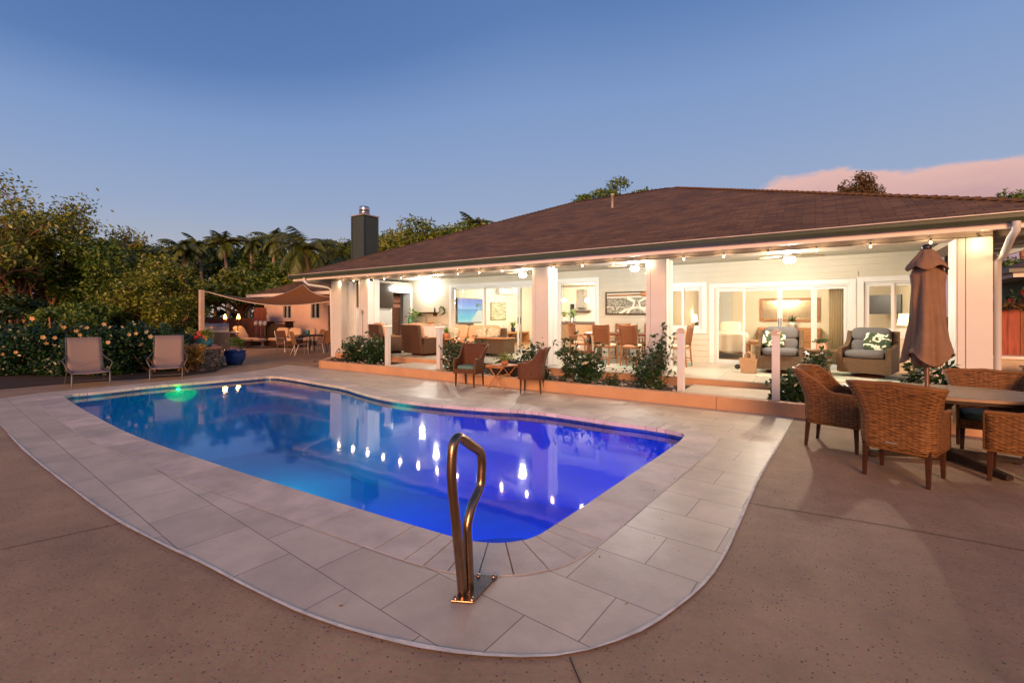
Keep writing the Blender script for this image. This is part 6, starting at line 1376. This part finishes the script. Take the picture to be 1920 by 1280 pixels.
# shade sail: triangle with hollow edges, two corners on the house, one on the pole
pb = gp(378, 17.5); PTZ = zat(545, 17.5)
t = thing('sail_pole', 'square pale timber pole holding the left corner of the shade sail', 'pole', tuple(pb)); MB().box(-.075, .075, -.075, .075, 0, PTZ + .03).build('post', mat('pale_timber', (.52, .40, .30), .6, .1, 4, .1), t, bevel=.008)
MB().tube([(0, 0, PTZ), tuple(DP(330, 524, 19.5) - pb)], .008, 6).build('guy_cable', STEEL, t)
t = thing('shade_sail', 'orange tan triangular shade sail stretched from the pole to the house eave', 'shade sail', tuple(pb)); Ap = Vector((pb.x + .35, pb.y + .1, PTZ - .06)); Bp = Vector((-13.45, 9.7, 2.06)); Cp = Vector((YP(569, 533, 13.6).x, 13.6, YP(569, 533, 13.6).z))
nS = 22; vs = []; idx = {}
for i in range(nS + 1):
    for j in range(nS + 1 - i):
        a, b_, c = i / nS, j / nS, 1 - (i + j) / nS
        p = Ap * a + Bp * b_ + Cp * c; cen = (Ap + Bp + Cp) / 3
        k = .42 * (a * b_ * (1 - c) ** .5 + b_ * c * (1 - a) ** .5 + a * c * (1 - b_) ** .5)
        p = p.lerp(cen, k); p.z -= 1.5 * a * b_ + 1.8 * a * c + .5 * b_ * c; idx[(i, j)] = len(vs); vs.append(p)
fs = []
for i in range(nS):
    for j in range(nS - i):
        fs.append((idx[(i, j)], idx[(i + 1, j)], idx[(i, j + 1)]))
        if i + j < nS - 1: fs.append((idx[(i + 1, j)], idx[(i + 1, j + 1)], idx[(i, j + 1)]))
MB().add(vs, fs, True).build('fabric', SAILF, t, world=True)
hem = MB()
for e in ([idx[(i, nS - i)] for i in range(nS + 1)], [idx[(i, 0)] for i in range(nS + 1)], [idx[(0, j)] for j in range(nS + 1)]): hem.tube([vs[k] for k in e], .014, 6)
hem.tube([vs[idx[(nS, 0)]], pb + Vector((0, 0, PTZ - .02))], .008, 5); hem.tube([vs[idx[(0, nS)]], Vector((-13.39, 9.62, 2.06))], .008, 5); hem.build('hem', mat('hem_cream', (.6, .5, .38), .8), t, world=True)
# fences
def board_fence(lab, p, q, h, n, m=REDWOOD, z0=0):
    p, q = Vector(p), Vector(q); d = q - p; L_ = d.length; a = math.atan2(d.y, d.x); T = thing('board_fence', lab, 'fence', (p.x, p.y, z0), a); mb = MB(); rg = random.Random(n); w_ = L_ / n
    for k in range(n): mb.box(k * w_ + .004, (k + 1) * w_ - .004, 0, .02, 0, h + rg.uniform(-.02, .02))
    mb.build('boards', m, T); MB().box(0, L_, .021, .06, .25, .34).box(0, L_, .021, .06, h - .35, h - .26).build('rail', m, T); return T
f0 = gp(352, 27); f1 = gp(500, 26.5); board_fence('dark red board fence behind the torches and grill', f0, f1, 1.35, 48)
f0 = gp(476, 25.8); f1 = gp(499, 25.0); board_fence('taller red board gate beside the guest house', f0, f1, 1.95, 10)
# stone wall planter
SW = thing('stone_planter', 'low dry stone wall with brown slab top at the pool corner', 'stone wall', (-14.6, 5.85, 0)); cp_ = [(-13.78, 5.55), (-13.97, 6.12), (-15.1, 6.45), (-16.3, 6.5), (-16.35, 5.85), (-14.5, 5.65)]
MB().prism(cp_, -.02, .55).build('core', mat('stone_core', (.03, .025, .02), .9, .3, 10, .6), SW, world=True)
st = MB(); rg = random.Random(6)
def stones(mb, p, q, zt):
    p, q = Vector((*p, 0)), Vector((*q, 0)); d = (q - p); L_ = d.length; d.normalize(); nn = Vector((d.y, -d.x, 0)); z = 0
    while z < zt - .03:
        hh = rg.uniform(.05, .09); s_ = rg.uniform(-.05, 0)
        while s_ < L_:
            l = rg.uniform(.10, .24); c = p + d * (min(L_, s_ + l) + max(0, s_)) / 2 + nn * rg.uniform(-.01, .015) + Vector((0, 0, z + hh / 2)); b0 = len(mb.v); mb.at(c.x, c.y, c.z, math.atan2(d.y, d.x)).pillow((0, 0, 0), (max(.03, min(L_, s_ + l) - max(0, s_)) * .97, .10, hh * .95)); mb.M = Matrix.Identity(4); s_ += l
        z += hh
stones(st, cp_[0], cp_[1], .56); stones(st, cp_[5], cp_[0], .56); stones(st, cp_[1], cp_[2], .56); stones(st, cp_[4], cp_[5], .56)
st.build('stones', mat('wall_stone', (.085, .065, .05), .8, .5, 6, .6, 30, isl=.5), SW, world=True)
MB().prism([(-13.72, 5.50), (-13.92, 6.17), (-15.1, 6.52), (-16.35, 6.57), (-16.40, 5.78), (-14.5, 5.58)], .575, .635).build('cap_slab', TERRA, SW, world=True, bevel=.01)
def potted(name, lab, loc, r, h, m, lm, pr, n, seed, size=.06, flw=None, group=None):
    T = thing(name, lab, 'potted plant', loc, 0, group); MB().lathe([(0, 0), (r * .62, 0), (r * .92, h * .35), (r, h * .7), (r * .93, h * .93), (r * 1.04, h * .95), (r * 1.04, h), (r * .85, h), (r * .8, h * .88), (0, h * .86)], 28).build('pot', m, T)
    rg2 = np.random.RandomState(seed); c = (loc[0], loc[1], loc[2] + h + pr * .55); cl = sub_clumps(c, (pr * .75, pr * .75, pr * .6), 9, seed, .45); foliage('leaves', T, lm, cl + [(c[0], c[1], c[2] - pr * .3, pr * .6, pr * .6, pr * .35)], n, size, seed, .45, .8)
    if flw:
        for k in range(flw[1]): d = rg2.normal(size=3); d /= np.linalg.norm(d); flower(Vector(c) + Vector(d) * pr * .85, flw[2], T, flw[0], rg2)
potted('large_pot', 'large round cobalt blue glazed pot of green foliage on the patio edge', (-14.85, 6.95, 0), .30, .46, BLUEPOT, LEAF, .34, 1500, 1, .07)
potted('flower_pot', 'dark glazed pot with yellow green foliage, leftmost on the stone wall', (-15.88, 6.13, .636), .14, .24, DARKPOT, LEAFO, .24, 500, 2, .05, (PETAL, 5, .03), 'glazed pots on the stone wall')
potted('flower_pot', 'small striped pot with coral red flowers in the middle of the stone wall', (-15.05, 6.09, .636), .12, .20, TEALPOT, LEAFD, .14, 240, 3, .05, (mat('coral_petal', (.75, .10, .06), .6, transl=.3), 9, .06), 'glazed pots on the stone wall')
potted('flower_pot', 'teal glazed pot with orange and green foliage at the front of the stone wall', (-14.18, 5.92, .636), .12, .22, TEALPOT, LEAFO, .24, 520, 4, .055, (mat('orange_petal', (.7, .25, .05), .6, transl=.3), 8, .03), 'glazed pots on the stone wall')
b_ = gp(352, 12.1); T = thing('croton_shrub', 'orange and yellow croton shrub in front of the stone wall', 'shrub', tuple(b_)); rg2 = np.random.RandomState(9)
cl = [(b_.x + rg2.uniform(-.25, .25), b_.y + rg2.uniform(-.28, .28), rg2.uniform(.2, .62), .17, .17, .16) for k in range(14)]; foliage('leaves', T, mat('leaf_croton', (.42, .13, .02), .45, .5, 9, 0, isl=.5, transl=.3, col2=(.40, .33, .04)), cl, 2200, .07, 11, .4, .7)
smb = MB(); [limb(smb, tuple(b_), c[:3], .012, .005, .03, rg2) for c in cl[:7]]; smb.build('stems', BARK, T, world=True)
t = thing('garden_ornament', 'small pale stone lantern ornament beside the large blue pot', 'ornament', tuple(gp(421, 13.8))); MB().lathe([(0, 0), (.09, 0), (.07, .05), (.05, .1), (.085, .16), (.085, .27), (.03, .33), (0, .35)], 8).build('body', mat('pale_stone', (.4, .34, .28), .8), t)
# torches
FLM = emit('flame_glow', (1.0, .42, .06), 22, False)
for i, (x, lean, lab) in enumerate(((422, .03, 'lit garden torch on an upright pole, left of the two'), (447, .28, 'lit garden torch on a leaning pole, right of the two'))):
    b_ = gp(x, 21); zt = zat(603, 21); t = thing('garden_torch', lab, 'torch', tuple(b_), 0, 'lit garden torches'); lx = lean * .8
    MB().tube([(-lx, 0, 0), (0, 0, zt)], .016, 8).build('pole', BARK, t); MB().lathe([(.03, 0), (.07, .03), (.085, .12), (.02, .13)], 10, (0, 0, zt)).build('burner', RATTAN, t)
    MB().lathe([(.03, .10), (.075, .17), (.05, .26), (.02, .34), (0, .37)], 10, (0, 0, zt)).build('flame', FLM, t); l = lamp('torch_light', (0, 0, zt + .45), 45, (1.0, .45, .12), .08); l.parent = t
# barbecue grill
b_ = gp(402, 18.5); t = thing('barbecue_grill', 'steel barbecue grill with domed lid behind the potted plants', 'grill', tuple(b_), face(.9, -.4)); MB().box(-.55, .55, -.28, .28, .12, .82).build('cart', mat('grill_body', (.10, .09, .085), .4, metal=.5), t, bevel=.01); MB().box(-.85, -.56, -.26, .26, .80, .85).box(.56, .85, -.26, .26, .80, .85).build('side_shelf', STEEL, t)
lid = MB(); vs = []
for i in range(13): q = math.pi * i / 12; vs += [(-.5, -.28 * math.cos(q), .83 + .36 * math.sin(q)), (.5, -.28 * math.cos(q), .83 + .36 * math.sin(q))]
lid.add(vs, [(2 * i, 2 * i + 1, 2 * i + 3, 2 * i + 2) for i in range(12)] + [tuple(range(0, 26, 2)), tuple(range(25, 0, -2))]).build('lid', mat('grill_steel', (.30, .28, .26), .5, .2, 6, .05, metal=.8), t); MB().tube([(-.35, -.33, .98), (.35, -.33, .98)], .015, 8).build('handle', SILVER, t)
for x in (-.45, .45): MB().lathe([(0, -.02), (.08, -.02), (.08, .02), (0, .02)], 14, (0, 0, 0)).at().build('wheel', BLACK, t).matrix_local = Matrix.Translation((x, 0, .09)) @ Matrix.Rotation(R(90), 4, 'Y')
# far patio furniture
b_ = gp(466, 21.5); t = thing('cushioned_recliner', 'cream cushioned reclining patio chair near the torches', 'chair', tuple(b_), face(.83, .35)); MB().box(-.34, .34, -.4, .4, .08, .30).build('base', WICKB, t); MB().pillow((0, -.05, .38), (.62, .75, .16)).build('seat_cushion', CUSH_C, t); MB().at(0, .42, .70, 0, R(-32)).pillow((0, 0, 0), (.62, .16, .72)).build('back_cushion', CUSH_C, t)
MB().at(0, -.62, .36).pillow((0, 0, 0), (.50, .42, .14)).build('footrest', CUSH_C, t)
b_ = gp(534, 21.8); t = thing('patio_sofa', 'two seat cream cushioned patio sofa before the guest house wall', 'sofa', tuple(b_), face(.35, -1)); uvbox(MB(), -.75, .75, -.38, .40, .06, .30).build('base', WICKB, t)
for s_ in (-.36, .36): MB().pillow((s_, -.03, .38), (.70, .72, .16)).build('seat_cushion', CUSH_C, t); MB().at(s_, .30, .68, 0, R(-12)).pillow((0, 0, 0), (.68, .20, .50)).build('back_cushion', CUSH_C, t)
for s_ in (-.78, .78): uvbox(MB(), s_ - .05, s_ + .05, -.38, .40, .06, .52).build('arm', WICKB, t)
b_ = gp(574, 22.2); t = thing('patio_armchair', 'cream cushioned patio armchair right of the two seat sofa', 'armchair', tuple(b_), face(.2, -1)); uvbox(MB(), -.36, .36, -.36, .36, .06, .30).build('base', WICKB, t); MB().pillow((0, -.03, .38), (.64, .66, .16)).build('seat_cushion', CUSH_C, t); MB().at(0, .28, .66, 0, R(-12)).pillow((0, 0, 0), (.62, .18, .46)).build('back_cushion', CUSH_C, t)
b_ = gp(524, 23.6); t = thing('bar_cabinet', 'tall wicker patio bar with dark overhanging top behind the cream sofa', 'bar', tuple(b_), face(.4, -1)); uvbox(MB(), -.55, .55, -.25, .25, 0, 1.08).build('body', WICKG, t); MB().box(-.66, .66, -.34, .34, 1.18, 1.22).build('top', DARKWOOD, t); MB().box(-.6, -.55, -.3, .3, 0, 1.18).box(.55, .6, -.3, .3, 0, 1.18).build('side_panel', DARKWOOD, t)
for i, (x, lab) in enumerate(((480, 'left of the three'), (489, 'middle of the three'), (497, 'right of the three, beside the bar'))):
    b_ = gp(x, 23.2); t = thing('lantern_pole', 'thin pole with a white glass lantern, ' + lab, 'lantern', tuple(b_), 0, 'white lanterns on poles'); MB().tube([(0, 0, 0), (0, 0, 1.0)], .015, 6).build('pole', SILVER, t); MB().lathe([(0, 1.0), (.08, 1.0), (.1, 1.1), (.08, 1.22), (0, 1.25)], 10).build('globe', WHITE, t)
def sling_chair(lab, x, tt, fx, fy):
    b_ = gp(x, tt); t = thing('sling_chair', lab, 'chair', tuple(b_), face(fx, fy), 'brown sling chairs at the far patio table')
    for s_ in (-.24, .24): MB().tube([(s_, -.26, 0), (s_, -.24, .42), (s_, .18, .40), (s_, .32, .90)], .015, 6).tube([(s_, -.24, .42), (s_, -.20, .62), (s_, .24, .62)], .014, 6).tube([(s_, .26, 0), (s_, .10, .40)], .015, 6).build('frame', SILVER, t)
    MB().add([(-.23, -.22, .43), (.23, -.22, .43), (.23, .17, .41), (-.23, .17, .41), (.23, .31, .90), (-.23, .31, .90)], [(0, 1, 2, 3), (3, 2, 4, 5)]).build('sling', mat('brown_sling', (.26, .12, .05), .8, .1, 30, .2), t, solid=.01); return t
sling_chair('brown sling chair seen from the side, leftmost at the far patio table', 535, 18.3, 1, .2)
sling_chair('brown sling chair with its back to the pool at the far patio table', 562, 17.6, .25, 1)
sling_chair('brown sling chair behind the far patio table', 592, 20.0, -.2, -1)
sling_chair('brown sling chair at the right of the far patio table beside the column', 612, 18.5, -1, .1)
b_ = gp(585, 18.6); t = thing('patio_table', 'dark square patio table with a teal cup beside the house corner', 'table', tuple(b_)); MB().box(-.55, .55, -.5, .5, .68, .72).build('tabletop', DMETAL, t)
for sx_ in (-.45, .45):
    for sy_ in (-.4, .4): MB().tube([(sx_, sy_, 0), (sx_ * .8, sy_ * .8, .68)], .02, 6).build('leg', DMETAL, t)
c_ = gp(577, 18.3); t = thing('teal_cup', 'teal bucket standing on the far patio table', 'bucket', (c_.x, c_.y, .722)); MB().lathe([(0, 0), (.07, 0), (.09, .2), (.08, .2), (.06, .02)], 14).build('bucket', TEALPOT, t)
# right side yard
T = board_fence('orange lit red board fence in the right side yard', (2.9, 13.9), (9.0, 13.9), 1.62, 34)
th = thing('thatch_topping', 'dry leafy thatch lying along the top of the right board fence', 'thatch', (5.5, 13.8, 1.6)); cl = [(3.0 + k * .22, 13.75, 1.72, .18, .16, .10) for k in range(28)]; foliage('leaves', th, LEAFB, cl, 4200, .09, 401, .35, .9)
sd = thing('garden_pavilion', 'small garden building with green gutter and white fascia beyond the right fence', 'shed', (6.2, 19, 0)); MB().box(4.9, 9.5, 17.6, 20.5, 0, 2.5).build('wall', mat('green_wall', (.07, .10, .05), .7), sd, world=True)
MB().prism([(4.3, 17.0), (10, 17.0), (10, 21), (4.3, 21)], 2.5, 2.62).build('fascia', FASC, sd, world=True); MB().prism([(4.2, 16.9), (10.1, 16.9), (10.1, 21.1), (4.2, 21.1)], 2.621, 2.72).build('gutter', GUTTER, sd, world=True)
MB().add([(4.2, 16.9, 2.721), (10.1, 16.9, 2.721), (10.1, 21.1, 2.721), (4.2, 21.1, 2.721), (6.3, 19, 3.55), (8, 19, 3.55)], [(0, 1, 5, 4), (1, 2, 5), (2, 3, 4, 5), (3, 0, 4)], False, [(0, 0), (6, 0), (6, 4), (0, 4), (2, 2), (4, 2)]).build('roof', SH, sd, world=True)
crown_tree('background_tree', 'bright green leafy tree behind the right board fence', 1925, 17.5, 470, 4.0, .62, LEAF, 6500, .17, 402, nc=18, trunk=.12)
b_ = gp(1897, 12.0); T = thing('red_flower_shrub', 'shrub with red flowers showing above the right board fence', 'shrub', tuple(b_)); b_ = Vector((3.95, 14.5, 0)); T.location = b_; cl = [(b_.x + (k % 4 - 1.5) * .35, b_.y + .2 * (k // 4), 1.35 + .25 * (k % 3), .3, .3, .3) for k in range(12)]; foliage('leaves', T, LEAFD, cl, 2600, .10, 403, .4, .7)
rg2 = np.random.RandomState(17); smb = MB(); [limb(smb, tuple(b_), c[:3], .02, .01, .05, rg2) for c in cl]; smb.build('stems', BARK, T, world=True)
for k in range(7): flower(Vector((3.75 + rg2.uniform(-.35, .35), 14.15, 1.95 + rg2.uniform(-.15, .15))), .06, T, LEAFR, rg2)
t = thing('yard_wall', 'low cream masonry ledge in front of the right board fence', 'wall', (4.5, 13.1, 0)); MB().box(2.75, 9, 13.0, 13.35, 0, .64).build('wall', mat('cream_block', (.45, .36, .25), .8, .15, 4, .4), t, world=True); MB().box(2.72, 9.03, 12.96, 13.39, .641, .70).build('coping', FASC, t, world=True, bevel=.005)
t = thing('storage_bin', 'dark brown storage bin against the low cream ledge on the right', 'bin', (3.75, 12.3, 0)); MB().box(-.45, .6, -.3, .3, 0, .52).build('bin', mat('brown_bin', (.12, .07, .045), .6), t, bevel=.02); MB().box(-.48, .63, -.33, .33, .521, .56).build('lid', mat('brown_bin_lid', (.18, .11, .07), .5), t, bevel=.012)
